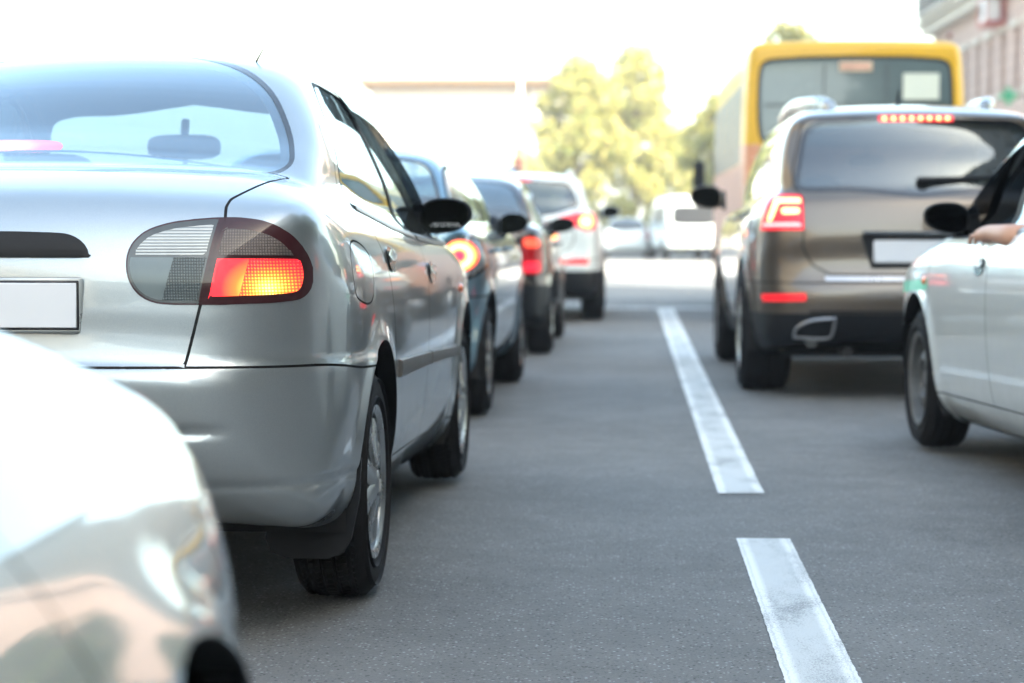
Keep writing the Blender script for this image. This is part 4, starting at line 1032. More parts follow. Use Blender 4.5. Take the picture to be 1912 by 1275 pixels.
def hat_feats(extra, quarter=None):
    rw = rear_(HAT_RW, .86)
    return side_feats(.64, 3.08, .30, .35, HAT_DR, HAT_DF, HAT_WR, HAT_WF, (HAT_WS, 1.9), quarter) + [
        pan('rear_bumper', lambda x, y, z: np.maximum(z - .62, y - .62), on=['body'], w=.004), pan('front_bumper', lambda x, y, z: np.maximum(z - .55, 3.15 - y), on=['body'], w=.004),
        pan('bonnet', top_([(-1, 2.8), (.58, 2.85), (.64, 3.1), (.54, 3.55), (-1, 3.66)], .60), on=['body'], w=.004),
        pan('tailgate', rear_([(-1, .70), (.50, .70), (.56, .80), (.56, .90), (.62, .97), (.64, 1.03), (.56, 1.30), (.50, 1.365), (-1, 1.38)], .86), on=['body'], w=.005),
        reg('window_trim', off(rw, -.016), on=['body', 'tailgate']), reg('rear_window', rw)] + extra + [
        reg('headlight', front_([(.42, .60), (.75, .66), (.74, .76), (.6, .76), (.42, .70)], 3.2)), reg('grille', front_([(-1, .60), (.3, .60), (.35, .68), (-1, .69)], 3.5))]
def circ(x, z, r): return lambda X, Y, Z: np.maximum(np.hypot(X - x, Z - z) - r, Y - .6)
BLUE = dict(HAT); BLUE['features'] = hat_feats([reg('taillight', circ(.705, .82, .112)), reg('lens_clear', circ(.700, .822, .100)), reg('lens_ring', circ(.694, .826, .078))])
DARK = dict(HAT); DARK['features'] = hat_feats([
    reg('clad', lambda x, y, z: np.maximum(z - np.where(y < .62, .54, .33), .0 * x - 1)),
    reg('taillight', rear_(spl([(.60, .63), (.60, .63), (.595, .90), (.595, .90), (.69, .905), (.725, .88), (.735, .64), (.72, .625)], 4, True), .6)),
    reg('lens_lit', rear_(spl([(.61, .835), (.61, .885), (.69, .89), (.715, .87), (.718, .83)], 4, True), .6)), reg('lens_low', rear_([(.61, .64), (.61, .72), (.722, .72), (.724, .64)], .6))], HAT_Q)
RING = [(0, (.9, .02, .06)), (.22, (.9, .03, .06)), (.34, (1, .45, .10)), (.46, (1, .85, .42)), (.60, (1, .5, .10)), (.74, (.8, .05, .02)), (1, (.3, .01, .01))]
L_ring = lamp('lit round lamp', (.5, .02, .03), em=(.694, .826, .105, .105, .55, RING))
L_bezel = lamp('clear round bezel', (.30, .33, .36), rough=.15, metal=.7)

M_satin = plain('satin metal trim', (.34, .35, .37), .3, metal=.7)
P_blue = paint('slate blue metallic paint', (.10, .21, .29), .55, .3)
P_darkbrown = paint('black brown paint', (.018, .015, .016), .4, .3)
P_white = paint('white paint', (.62, .68, .68), .0, .4, .15)
P_taxi = paint('pale silver paint', (.60, .67, .69), .15, .32, .3)
P_bronze = paint('bronze grey metallic paint', (.105, .082, .062), .6, .33, .15)
P_silver2 = paint('light silver paint', (.15, .175, .175), .5, .36)

def place(name, X, Y, yaw, label, cat='car', group=None):
    e = empty(name, (X, Y, float(zg(Y))), (-SLOPE if Y > 6.5 else 0, 0, R(yaw))); tag(e, label, cat, group); return e

# --- second car of the left lane
r = place('hatchback', -1.47, 10.55, -1.4, 'slate blue hatchback with a round glowing tail lamp ahead of the sharp silver saloon', 'car', 'cars queuing in the left lane')
B, body, doors, sf = car_from(r, 'blue', BLUE, P_blue, M_glass_r, ((.64, 3.08), .29, .19, .80, .30), .022, ('alloy', 7, .022, .018), (.80, 2.42, .995, .18, .125, M_blackgloss),
    [('taillight', 'taillight', M_blackgloss, None), ('lens_clear', 'lens', L_bezel, 'taillight'), ('lens_ring', 'brake_lens', L_ring, 'taillight')], cab=((.30, 2.62, .6, .28, .88), dict(mir=(0, 2.0, 1.16), rows=((.85, 1), (1.75, 2)))))
for s in (1, -1):
    for w, y in (('rear', 1.02), ('front', 1.80)): handle_at(sf, y, .84, s, doors[(s, w)], P_blue)
    q = MB(); rs_ = rsurf_fn(B, BLUE); rear_strip(q, rs_, s * np.linspace(.30, .70, 16), .50, .44, .014); q.build('bumper_moulding', [P_blue], r)
q = MB(); q.box((0, -.005, .56), (.53, .02, .12), b=.006); q.build('number_plate', [M_plate], r)
# --- third
r = place('hatchback', -1.30, 16.15, -.6, 'dark brown hatchback with upright red tail lamps between the blue and white cars', 'car', 'cars queuing in the left lane')
B, body, doors, sf = car_from(r, 'dark', DARK, P_darkbrown, M_glass_r, ((.64, 3.08), .29, .19, .80, .30), .024, ('alloy', 5, .03, .03), (.82, 2.42, 1.0, .21, .13, M_blackgloss),
    [('taillight', 'taillight', L_redoff, None), ('lens_lit', 'brake_lens', L_led if 0 else lamp('lit top of upright lamp', (.8, .05, .03), em=(.65, .86, .3, .3, .2, [(0, (1, .12, .05)), (1, (.9, .02, .02))])), 'taillight'), ('lens_low', 'fog_lens', L_redlit, 'taillight')],
    cab=((.30, 2.62, .6, .28, .88), dict(mir=(0, 2.0, 1.16), rows=((.85, 1), (1.75, 2)))))
for s in (1, -1):
    for w, y in (('rear', 1.02), ('front', 1.80)): handle_at(sf, y, .84, s, doors[(s, w)], P_darkbrown)
q = MB(); rs_ = rsurf_fn(B, DARK); rear_strip(q, rs_, np.linspace(-.70, .70, 30), .575, .548, .008); q.build('bumper_strip', [M_chrome], r)
q = MB(); q.box((0, .01, .78), (.53, .02, .12), b=.006); q.build('number_plate', [M_plate], r)

# ---------- tall cars
SUV_DR = spl([(1.30, 1.20), (1.38, 1.40), (1.50, 1.60), (1.9, 1.655), (2.10, 1.65), (2.10, 1.65), (2.14, 1.15), (2.14, 1.15), (2.10, .42), (2.10, .42), (1.50, .42), (1.50, .42), (1.44, .60), (1.34, .90)], 5, True)
SUV_DF = spl([(2.10, 1.65), (2.10, 1.65), (2.5, 1.60), (2.85, 1.48), (3.2, 1.30), (3.42, 1.14), (3.40, .9), (3.36, .42), (3.36, .42), (2.10, .42), (2.10, .42), (2.14, 1.15)], 5, True)
SUV_WR = spl([(1.36, 1.16), (1.36, 1.16), (1.44, 1.40), (1.55, 1.565), (1.9, 1.60), (2.08, 1.60), (2.08, 1.60), (2.11, 1.15), (2.11, 1.15)], 5, True)
SUV_WF = spl([(2.17, 1.60), (2.17, 1.60), (2.48, 1.55), (2.80, 1.43), (3.12, 1.26), (3.34, 1.13), (3.34, 1.13), (2.18, 1.145), (2.18, 1.145)], 5, True)
SUV_Q = spl([(.66, 1.20), (.70, 1.35), (.84, 1.50), (1.0, 1.565), (1.38, 1.585), (1.34, 1.48), (1.28, 1.30), (1.26, 1.17)], 5, True)
SUV_WS = spl([(-.4, 1.64), (.4, 1.62), (.60, 1.58), (.66, 1.50), (.76, 1.25), (.79, 1.12), (.6, 1.08), (-.4, 1.08)], 5, True)
SUV_RW = spl([(-.4, 1.555), (.40, 1.555), (.55, 1.545), (.60, 1.51), (.645, 1.33), (.662, 1.22), (.655, 1.205), (.4, 1.20), (-.4, 1.20)], 5, True)
def zsq(P, f):
    P = np.array(P, float); P[:, 1] = np.where(P[:, 1] > 1.1, 1.1 + (P[:, 1] - 1.1) * f, P[:, 1]); return P
def suv_feats(extra, rwin=SUV_RW, clad=.50, f=1.):
    rw = rear_(rwin, .6)
    return side_feats(.95, 3.86, .37, .43, zsq(SUV_DR, f), zsq(SUV_DF, f), zsq(SUV_WR, f), zsq(SUV_WF, f), (zsq(SUV_WS, f), 2.2), zsq(SUV_Q, f)) + [
        pan('tailgate', rear_([(-1, .705), (.50, .705), (.60, .76), (.655, .86), (.648, .95), (.652, 1.14), (.70, 1.20), (.70, 1.3), (.64, 1.56), (.60, 1.595), (-1, 1.60)], .6), on=['body'], w=.005),
        pan('rear_bumper', lambda x, y, z: np.maximum(z - .66, y - .93), on=['body'], w=.004),
        pan('bonnet', top_([(-1, 3.62), (.74, 3.62), (.76, 3.9), (.66, 4.4), (-1, 4.55)], .8), on=['body'], w=.005),
        reg('window_trim', off(rw, -.03), on=['body', 'tailgate']), reg('rear_window', rw),
        reg('clad', lambda x, y, z: z - np.where(y < 1.1, clad, np.where(y > 4.0, .45, .40)), on=['body', 'rear_bumper', 'lip', 'door_rear', 'door_front', 'tailgate'])] + extra + [
        reg('headlight', front_([(.45, .78), (.80, .80), (.84, .92), (.6, .93), (.45, .88)], 4.1)), reg('grille', front_([(-1, .72), (.42, .72), (.42, .86), (-1, .88)], 4.3))]
def band(pts, w):
    P = np.array(pts, float); return lambda x, y, z: np.maximum(psdf(x, z, P, False) - w, y - .6)
TLAMP = spl([(.875, .955), (.875, .955), (.862, 1.03), (.822, 1.142), (.80, 1.15), (.662, 1.148), (.655, 1.14), (.648, .955), (.648, .955)], 4, True)
BROWN = dict(SUV); BROWN['features'] = suv_feats([
    reg('taillight', rear_(TLAMP, .7)), reg('led', band([(.830, 1.015), (.792, 1.118), (.675, 1.118)], .0125)), reg('led2', band([(.755, 1.062), (.685, 1.062)], .016)), reg('stripe', band([(.855, .985), (.67, .985)], .010)),
    reg('reflector', rear_([(.872, .592), (.635, .602), (.635, .560), (.862, .552)], .6))], clad=.485)
WSUV = dict(SUV); WSUV['gside'] = zsq(SUV['gside'], .78); WSUV['gsect'] = zsq(SUV['gsect'], .78); WSUV['features'] = suv_feats([
    reg('taillight', rear_(spl([(.87, 1.0), (.85, 1.12), (.74, 1.14), (.46, 1.07), (.46, 1.02), (.66, .99), (.82, .95)], 4, True), .7)), reg('led', rear_(spl([(.83, 1.0), (.82, 1.10), (.74, 1.105), (.70, 1.03), (.76, .985)], 4, True), .7)),
    reg('reflector', rear_([(.80, .665), (.50, .650), (.50, .615), (.80, .60)], .6)),
    ], rwin=spl([(-.4, 1.435), (.40, 1.435), (.56, 1.42), (.60, 1.38), (.655, 1.22), (.60, 1.20), (.4, 1.14), (-.4, 1.12)], 5, True), clad=.535, f=.78)
r = place('tall_crossover', -1.08, 22.25, 0, 'white crossover with lit tail lamps standing at the stop line', 'car', 'cars queuing in the left lane')
B, body, doors, sf = car_from(r, 'wsuv', WSUV, P_white, M_glass_t, ((.95, 3.86), .36, .23, .945, .37), .03, ('alloy', 5, .03, .03), (1.02, 3.32, 1.17, .23, .15, P_white),
    [('taillight', 'taillight', L_redlit, None), ('led', 'brake_lens', lamp('glowing amber lamp', (.9, .3, .1), em=(.77, 1.04, .16, .14, .7, [(0, (1, .75, .35)), (.5, (1, .35, .05)), (1, (1, .05, .02))])), 'taillight'), ('reflector', 'reflector', L_redstrip, None)])
q = MB(); rear_strip(q, rsurf_fn(B, WSUV), np.linspace(-.2, .2, 12), 1.485, 1.465, .02); q.build('third_brake_light', [L_redlit], r)
for s in (1, -1):
    q = MB(); q.tube([(s * .56, .55, 1.53), (s * .585, .75, 1.565), (s * .60, 1.4, 1.59), (s * .60, 2.0, 1.585), (s * .585, 2.3, 1.55)], .016, 8); q.build('roof_rail', [M_chrome], r)
q = MB(); q.box((0, .03, .86), (.52, .02, .12), b=.006); q.build('number_plate', [M_plate], r)

# --- the bronze off-roader in the right lane
r = place('off_roader', 1.70, 12.12, 0, 'bronze off-roader with lit LED tail lamps and roof rails behind the yellow bus', 'car')
B, body, doors, sf = car_from(r, 'brown', BROWN, P_bronze, M_glass_t, ((.95, 3.86), .37, .285, .955, .37), .02, ('alloy', 5, .035, .04), (1.06, 3.36, 1.19, .235, .165, P_bronze),
    [('taillight', 'taillight', L_redlit, None), ('led', 'led_strip', L_led, 'taillight'), ('led2', 'led_strip', L_led, 'taillight'), ('stripe', 'reversing_lens', L_whitestrip, 'taillight'), ('reflector', 'reflector', L_redstrip, None)],
    cab=((.45, 3.45, .74, .36, 1.05), dict(seatz=.55, mir=(0, 2.75, 1.42), rows=((1.5, 1), (2.5, 2)))), rimr=.245)
rs_ = rsurf_fn(B, BROWN)
for s in (1, -1):
    q = MB(); pts = [(s * .44, .66, 1.645), (s * .455, .74, 1.68), (s * .50, .88, 1.705), (s * .545, 1.15, 1.715), (s * .57, 1.8, 1.735), (s * .58, 2.4, 1.69), (s * .585, 2.7, 1.60)]
    P3 = []; 
    for a in range(3): P3.append(spl([(i, p[a]) for i, p in enumerate(pts)], 5)[:, 1])
    n = len(P3[0]); q.tube([tuple(P3[a][i] for a in range(3)) for i in range(n)], [.042 * max(.4, min(1, (i + 2) / 6, (n - i) / 6)) for i in range(n)], 10); q.build('roof_rail', [M_alloy], r)
    for w, y in (('rear', 1.56), ('front', 2.36)): handle_at(sf, y, 1.02, s, doors[(s, w)], P_bronze, .11)
    # exhaust trim: chrome frame round a dark outlet
    ring = spl([(s * .70, .352), (s * .70, .352), (s * .69, .40), (s * .62, .445), (s * .475, .462), (s * .475, .462), (s * .487, .38), (s * .50, .352)], 4, True)
    q = MB(); pf = [rs_(p[0], p[1], .012)[0] for p in ring]; q.tube(pf + pf[:2], .008, 8, cap=False); eo = q.build('exhaust_trim', [M_satin], r)
    q = MB(); c = np.mean(pf, 0); V = [tuple(p + np.array([0, .004, 0])) for p in pf] + [tuple(c + np.array([0, .03, 0]))]; n = len(pf); q.add(V, [(i, (i + 1) % n, n) for i in range(n)]); q.build('exhaust_outlet', [M_under], eo)
    q = MB(); q.tube([(s * .60, .12, .33), (s * .60, .8, .36)], .035, 12); q.build('exhaust_pipe', [M_steel], r)
q = MB(); rear_strip(q, rs_, np.linspace(-.53, .53, 40), .698, .670, .010); q.build('bumper_strip', [M_satin], r)
q = MB(); z3 = 1.588; rear_strip(q, rs_, np.linspace(-.21, .21, 24), z3 + .020, z3 - .018, .012); tb = q.build('third_brake_light', [L_redlit], r)
for i in range(8):
    x = -.178 + i * .0508; p = rs_(x, z3, .014)[0]; q = MB(); superell(q, p, (.014, .006, .012), 2.2, 12, 8); q.build('led', [L_led], tb)
tg = MB(); tg.prism([(x, z) for x, z in [(-.335, .925), (.335, .925), (.275, .745), (-.275, .745)]], 'y', .045, .10); rc = tg.build('plate_recess', [M_black], r)
q = MB(); q.box((0, .036, .835), (.535, .02, .128), b=.008); q.build('number_plate', [M_plate], r)
q = MB(); q.box((0, .030, .938), (.66, .05, .022), b=.008); q.build('tailgate_handle', [M_blackgloss], r)
q = MB(); p0 = rs_(0.02, 1.232, .02)[0]; p1 = rs_(.52, 1.262, .014)[0]; q.tube([p0, (p0 + p1) / 2 + np.array([0, -.01, -.004]), p1], [.020, .013, .007], 8); superell(q, p0, (.04, .02, .022), 3)
q.tube([rs_(.10, 1.245, .012)[0], rs_(.56, 1.268, .006)[0]], [.006, .004], 6); q.build('rear_wiper', [M_black], r)
q = MB(); superell(q, (0, 1.15, 1.715), (.022, .06, .022), 2.5); q.tube([(0, 1.14, 1.725), (0, 1.09, 1.80)], [.009, .004], 6); q.build('aerial', [M_black], r)
lip = MB(); rear_strip(lip, rs_, np.linspace(-.62, .62, 40), .505, .49, .008); lip.build('bumper_edge', [M_black], r)
lining(B, r, 1.18, ('body', 'door_front', 'door_rear', 'tailgate', 'window_trim', 'windscreen_trim', 'door_trim_rear', 'door_trim_front'))
# --- the pale silver taxi-like saloon on the right edge and the blurred silver one close by
r = place('silver_saloon', 2.33, 6.13, 3.5, 'pale silver saloon with a green stripe on its front wing at the right edge', 'car')
r.location.z = float(zg(7.5))
RS = sedan(r, P_taxi, h=.0125, detail=1, rimstyle=('steel', 10), moulding=False, visors=True, visor_side=-1, fine=False, third=False, open_window=-1, wsg=M_glass_t)  # left deflector and dark windscreen added to stand in for dark pillar and cabin
sfT = surf_fn(RS, SED, .8)
for s in (1, -1):
    q = MB(); ys = np.linspace(3.14, 3.95, 24); rows = [sfT(ys, np.interp(ys, [3.14, 3.95], [.775, .755]) + (.024 if k else -.024), s, .0015) for k in (0, 1)]
    q.add([tuple(p) for rr in rows for p in rr], [(i, i + 1, 25 + i, 24 + i) for i in range(23)]); q.build('green_stripe', [plain('green sticker', (.13, .50, .36), .5, var=.05)], r)
NEAR = dict(SED); NEAR['k'] = .035; NEAR['gside'] = SED['gside'] - [.50, 0]; NEAR['gplan'] = SED['gplan'] - [0, .30]
NEAR['plan'] = spl([(-.9, .0), (.0, .0), (.35, .008), (.55, .05), (.68, .125), (.765, .24), (.815, .42), (.838, .75), (.845, 1.2), (.846, 2.0), (.846, 3.2), (.838, 3.50), (.815, 3.70), (.765, 3.87), (.67, 4.01), (.50, 4.10), (.2, 4.14), (0, 4.15), (-.9, 4.15)], 6, True)
NEAR['sect'] = spl([(-.9, .1), (.5, .1), (.70, .2), (.77, .27), (.805, .36), (.830, .48), (.842, .57), (.830, .62), (.805, .675), (.770, .73), (.727, .785), (.670, .835), (.60, .885), (.52, .93), (.36, .99), (-.9, 1.02)], 6, True)
NEAR['rake'] = (.008, .86)
_s = np.array(SED['side']); _s[:, 1] += np.where(_s[:, 1] > .6, .055, 0) * ss(3.0, 3.5, _s[:, 0]); NEAR['side'] = _s
NEAR['features'] = [SED['features'][0], reg('arch', arch_(3.38, .325, .345))] + [dict(q, fn=(lambda g: lambda x, y, z: np.maximum(g(x, y, z), 1.08 - z))(q['fn'])) if q['name'].startswith('windscreen') else q for q in SED['features'][2:]]
NEAR['features'] = [dict(q, fn=top_([(-1, 2.95), (.30, 2.95), (.34, 3.3), (.32, 3.75), (.28, 4.02), (-1, 4.05)], .70)) if q['name'] == 'bonnet' else q for q in NEAR['features']]
NEAR['extra'] = lambda f, x, y, z: f + flare(.86, .31, .335)(x, y, z) + flare(3.38, .325, .32)(x, y, z)
r = place('silver_saloon', -1.08, -1.65, 1.5, 'out of focus silver saloon beside the camera, only its wing and bonnet showing', 'car', 'cars queuing in the left lane')
sedan(r, P_silver2, key='near', cfg=NEAR, h=.018, detail=1, rimstyle=('alloy', 7, .03, .03), moulding=False, visors=False, fine=False, third=False, mirs=(-1,), marker=False)
# ------------------------------------------------------------------ bus
BUS = dict(L=7.3, k=.10, crown=.02, bow=(.03, .06))
BUS['side'] = spl([(.06, .42), (.06, .42), (.0, .60), (.0, 1.2), (.02, 1.9), (.07, 2.6), (.075, 2.80), (.09, 2.87), (.14, 2.91), (.6, 2.92), (3.5, 2.93), (6.5, 2.92), (6.9, 2.88), (7.05, 2.7), (7.2, 1.5), (7.28, .9), (7.26, .4), (7.26, .4)], 5, True)
BUS['plan'] = spl([(-1.4, 0), (0, 0), (.9, .0), (1.04, .03), (1.13, .12), (1.175, .35), (1.18, .8), (1.18, 3), (1.18, 6.6), (1.15, 6.95), (1.05, 7.2), (.85, 7.28), (0, 7.3), (-1.4, 7.3)], 5, True)
BUS['sect'] = spl([(-1.4, .3), (-1.4, .3), (1.08, .3), (1.15, .40), (1.175, .7), (1.18, 1.3), (1.165, 2.0), (1.12, 2.6), (1.08, 2.84), (1.0, 2.95), (.8, 3.0), (-1.4, 3.02), (-1.4, 3.02)], 5, True)
BUS_RW = spl([(-.955, 1.96), (-.955, 2.58), (-.93, 2.66), (-.85, 2.69), (.85, 2.69), (.93, 2.66), (.957, 2.58), (.957, 1.96), (.92, 1.88), (.85, 1.86), (-.85, 1.86), (-.93, 1.88)], 4, True)
_bw = rear_(BUS_RW, .6)
BUS['features'] = [reg('arch', arch_(1.9, .42, .50)), reg('arch', arch_(5.9, .42, .50)),
    reg('skirt', lambda x, y, z: np.maximum(z - 1.84, .0 * x - 1), on=['body']),
    reg('side_cream', lambda x, y, z: np.maximum(np.maximum(z - 1.62, .30 - y), .3 - x), on=['body', 'skirt']),
    reg('window_seal', off(_bw, -.035), on=['body', 'skirt']), reg('rear_window', _bw)]
for i in range(5): BUS['features'].append(reg('side_window', side_([(.55 + i * 1.28, 1.66), (1.74 + i * 1.28, 1.66), (1.74 + i * 1.28, 2.52), (.55 + i * 1.28, 2.52)], .6), on=['body', 'skirt', 'side_cream', 'window_seal']))
BUS['features'].append(reg('windscreen', front_([(-1, 1.3), (1.05, 1.3), (1.0, 2.55), (-1, 2.6)], 6.6)))
M_yellow = plain('yellow bus paint', (.58, .33, .004), .5, coat=.25, nscale=2, var=.06)
M_salmon = plain('faded salmon bus panel', (.50, .22, .12), .5, coat=.2, nscale=3)
M_cream = plain('pinkish cream bus side', (.46, .25, .19), .6, spec=.3, nscale=3)
M_busglass = plain('grey curtained bus glass', (.085, .12, .125), .25, coat=.6, nscale=2)
M_busdark = plain('dark bus side glass', (.018, .02, .024), .4, spec=.2)
bus = place('city_bus', 2.46, 22.5, 0, 'yellow bus with a grey rear window and white paper sheet, ahead of the bronze off-roader', 'bus')
BB = make_body(BUS, .04); bsurf = surf_fn(BB, BUS, 1.1); brs = rsurf_fn(BB, BUS)
bb = body_part(BB, ['body', 'lip'], 'body', M_yellow, bus); body_part(BB, 'skirt', 'lower_panel', M_salmon, bus); body_part(BB, 'side_cream', 'side_panel', M_cream, bus)
body_part(BB, 'window_seal', 'window_seal', M_black, bus); bw = body_part(BB, 'rear_window', 'rear_window', M_busglass, bus); body_part(BB, 'windscreen', 'windscreen', M_busdark, bus)
for s in (1, -1): body_part(BB, 'side_window', 'side_window_strip', M_busdark, bus, s, push=.002)
for i in range(2):
    q = MB(); x = -.32 + i * .64; q.box((x, .065, 2.27), (.012, .02, .80), b=.004); q.build('window_bar', [M_grey], bw)
q = MB(); q.box((0, .055, 2.25), (1.86, .012, .012)); q.build('window_bar', [M_grey], bw)
q = MB(); q.box((.665, .03, 2.43), (.37, .004, .27)); q.build('paper_sheet', [plain('greenish white paper', (.62, .66, .56), .6, var=.03)], bw)
q = MB(); q.box((.0, .055, 2.64), (.34, .006, .10), b=.002); so = q.build('route_sticker', [plain('tan sticker', (.55, .40, .28), .6)], bw)
q = MB()
for k in range(4): q.box((-.11 + k * .07, .050, 2.64), (.04, .003, .035))
q.build('sticker_marks', [plain('faded pink marks', (.60, .24, .20), .6)], so)
for k in range(4):
    z = 1.80 - k * .115; q = MB(); P4 = [brs(-x, zz, .003)[0] for x, zz in ((1.135, z), (1.03, z + .05), (1.03, z - .005), (1.135, z - .055))]
    q.add([tuple(p) for p in P4], [(0, 1, 2, 3)]); q.build('reflective_stripe', [plain('white reflective stripe', (.75, .76, .80), .4, var=.03)], bus)
for s in (1, -1):
    for z, mt in ((1.20, L_redlit if 0 else L_redstrip), (1.34, plain('blue lamp glass', (.12, .30, .62), .2, coat=1)), (1.07, L_orange)):
        q = MB(); p = brs(s * 1.08, z, .02)[0]; superell(q, p, (.05, .035, .06), 3); q.build('taillight', [mt], bus)
    q = MB(); superell(q, (s * .99, .30, 2.97), (.03, .06, .035), 2.4); q.build('marker_lamp', [plain('dark red marker', (.12, .02, .02), .3)], bus)
    for y in (1.9, 5.9): wheel(bus, s * 1.0, y, .42, .42, .25, .24, ('steel', 8), s, 1)
    q = MB(); q.box((s * 1.0, 1.32, .30), (.30, .015, .42), b=.005); q.build('mud_flap', [M_black], bus)
    q = MB(); q.tube([(s * 1.08, 7.0, 2.15), (s * 1.22, 7.25, 2.16), (s * 1.33, 7.3, 2.0), (s * 1.33, 7.3, 1.6)], .007, 8); q.box((s * 1.33, 7.28, 1.72), (.16, .07, .36), b=.03); q.build('door_mirror', [M_black], bus)
q = MB(); q.box((0, -.02, .52), (2.1, .12, .22), b=.04); q.build('rear_bumper', [M_black], bus)
q = MB(); q.box((0, 3.6, .42), (1.9, 6.6, .2)); q.build('underbody', [M_under], bus)

# ------------------------------------------------------------------ white van and white car on the far side of the crossing
VAN = dict(L=4.9, k=.09, crown=.03, bow=(.04, .10))
VAN['side'] = spl([(.06, .30), (.06, .30), (.0, .45), (.01, 1.0), (.06, 1.5), (.13, 1.95), (.22, 2.06), (.6, 2.10), (2.0, 2.11), (3.0, 2.08), (3.4, 2.0), (3.9, 1.55), (4.2, 1.30), (4.65, 1.12), (4.85, .85), (4.88, .4), (4.8, .25), (4.8, .25)], 5, True)
VAN['plan'] = spl([(-1.1, 0), (0, 0), (.6, .01), (.78, .06), (.87, .2), (.90, .6), (.90, 3.6), (.87, 4.2), (.75, 4.7), (.5, 4.87), (-1.1, 4.9)], 5, True)
VAN['sect'] = spl([(-1.1, .22), (-1.1, .22), (.80, .22), (.88, .35), (.90, .8), (.89, 1.1), (.85, 1.6), (.80, 1.95), (.72, 2.12), (-1.1, 2.2), (-1.1, 2.2)], 5, True)
_vw = rear_(spl([(-1, 1.16), (-1, 1.16), (.62, 1.16), (.68, 1.22), (.66, 1.66), (.60, 1.72), (-1, 1.73), (-1, 1.73)], 4, True), .6)
VAN['features'] = [reg('arch', arch_(.95, .34, .40)), reg('arch', arch_(3.95, .34, .40)), pan('tailgate', rear_([(-1, .55), (.72, .55), (.76, 1.2), (.70, 1.9), (-1, 1.95)], .5), w=.008), reg('rear_window', _vw),
    reg('side_window', side_([(.55, 1.22), (3.5, 1.20), (3.25, 1.72), (.62, 1.74)], .5)), reg('windscreen', front_([(-1, 1.32), (.74, 1.32), (.66, 1.95), (-1, 1.98)], 3.2)),
    reg('clad', lambda x, y, z: z - .42, on=['body']), reg('taillight', rear_([(.78, .85), (.86, .85), (.86, 1.15), (.79, 1.15)], .5))]
van = place('white_van', 2.50, 70, 7, 'white van with a dark rear window seen past the left side of the yellow bus', 'van')
VB = make_body(VAN, .045); vb = body_part(VB, ['body', 'lip'], 'body', P_white, van); body_part(VB, 'tailgate', 'tailgate', P_white, van); body_part(VB, 'rear_window', 'rear_window', M_busdark, van)
body_part(VB, 'windscreen', 'windscreen', M_busdark, van); body_part(VB, 'clad', 'lower_cladding', M_black, van)
for s in (1, -1):
    body_part(VB, 'side_window', 'side_window', M_busdark, van, s); body_part(VB, 'taillight', 'taillight', L_redoff, van, s)
    for y in (.95, 3.95): wheel(van, s * .78, y, .34, .34, .22, .20, ('steel', 8), s, 1)
q = MB(); q.box((0, 2.4, .40), (1.5, 4.2, .12)); q.build('underbody', [M_under], van)
r = place('hatchback', .36, 74, 0, 'white hatchback bleached by the sun far down the street beside the white van', 'car')
car_from(r, 'blue', BLUE, P_white, M_glass_t, ((.64, 3.08), .29, .19, .80, .30), .022, ('alloy', 7, .022, .018), (.80, 2.42, .995, .18, .125, P_white), [('taillight', 'taillight', L_redlit, None)])
q = MB(); q.box((0, -.005, .56), (.53, .02, .12), b=.006); q.build('number_plate', [M_plate], r)

# ------------------------------------------------------------------ trees
def leafmat(name, cols):
    m, N, L, p = nmat(name); out = N['Material Output']
    g = N.new('ShaderNodeNewGeometry'); r = ramp(N, L, g.outputs['Random Per Island'], [(i / (len(cols) - 1), c) for i, c in enumerate(cols)])
    L.new(r.outputs[0], p.inputs['Base Color']); pset(p, rough=.55, spec=.3)
    t = N.new('ShaderNodeBsdfTranslucent'); L.new(r.outputs[0], t.inputs[0]); mx = N.new('ShaderNodeMixShader'); mx.inputs[0].default_value = .35
    L.new(p.outputs[0], mx.inputs[1]); L.new(t.outputs[0], mx.inputs[2]); L.new(mx.outputs[0], out.inputs[0]); return m
M_leafy = leafmat('yellowing leaves', [(.12, .14, .04), (.36, .36, .10), (.52, .47, .15), (.22, .26, .08), (.50, .39, .15)])
M_leafg = leafmat('green leaves', [(.035, .06, .012), (.06, .09, .018), (.09, .12, .02), (.05, .08, .015)])
M_bark = plain('bark', (.09, .07, .05), .9, nscale=6, bumps=.5)
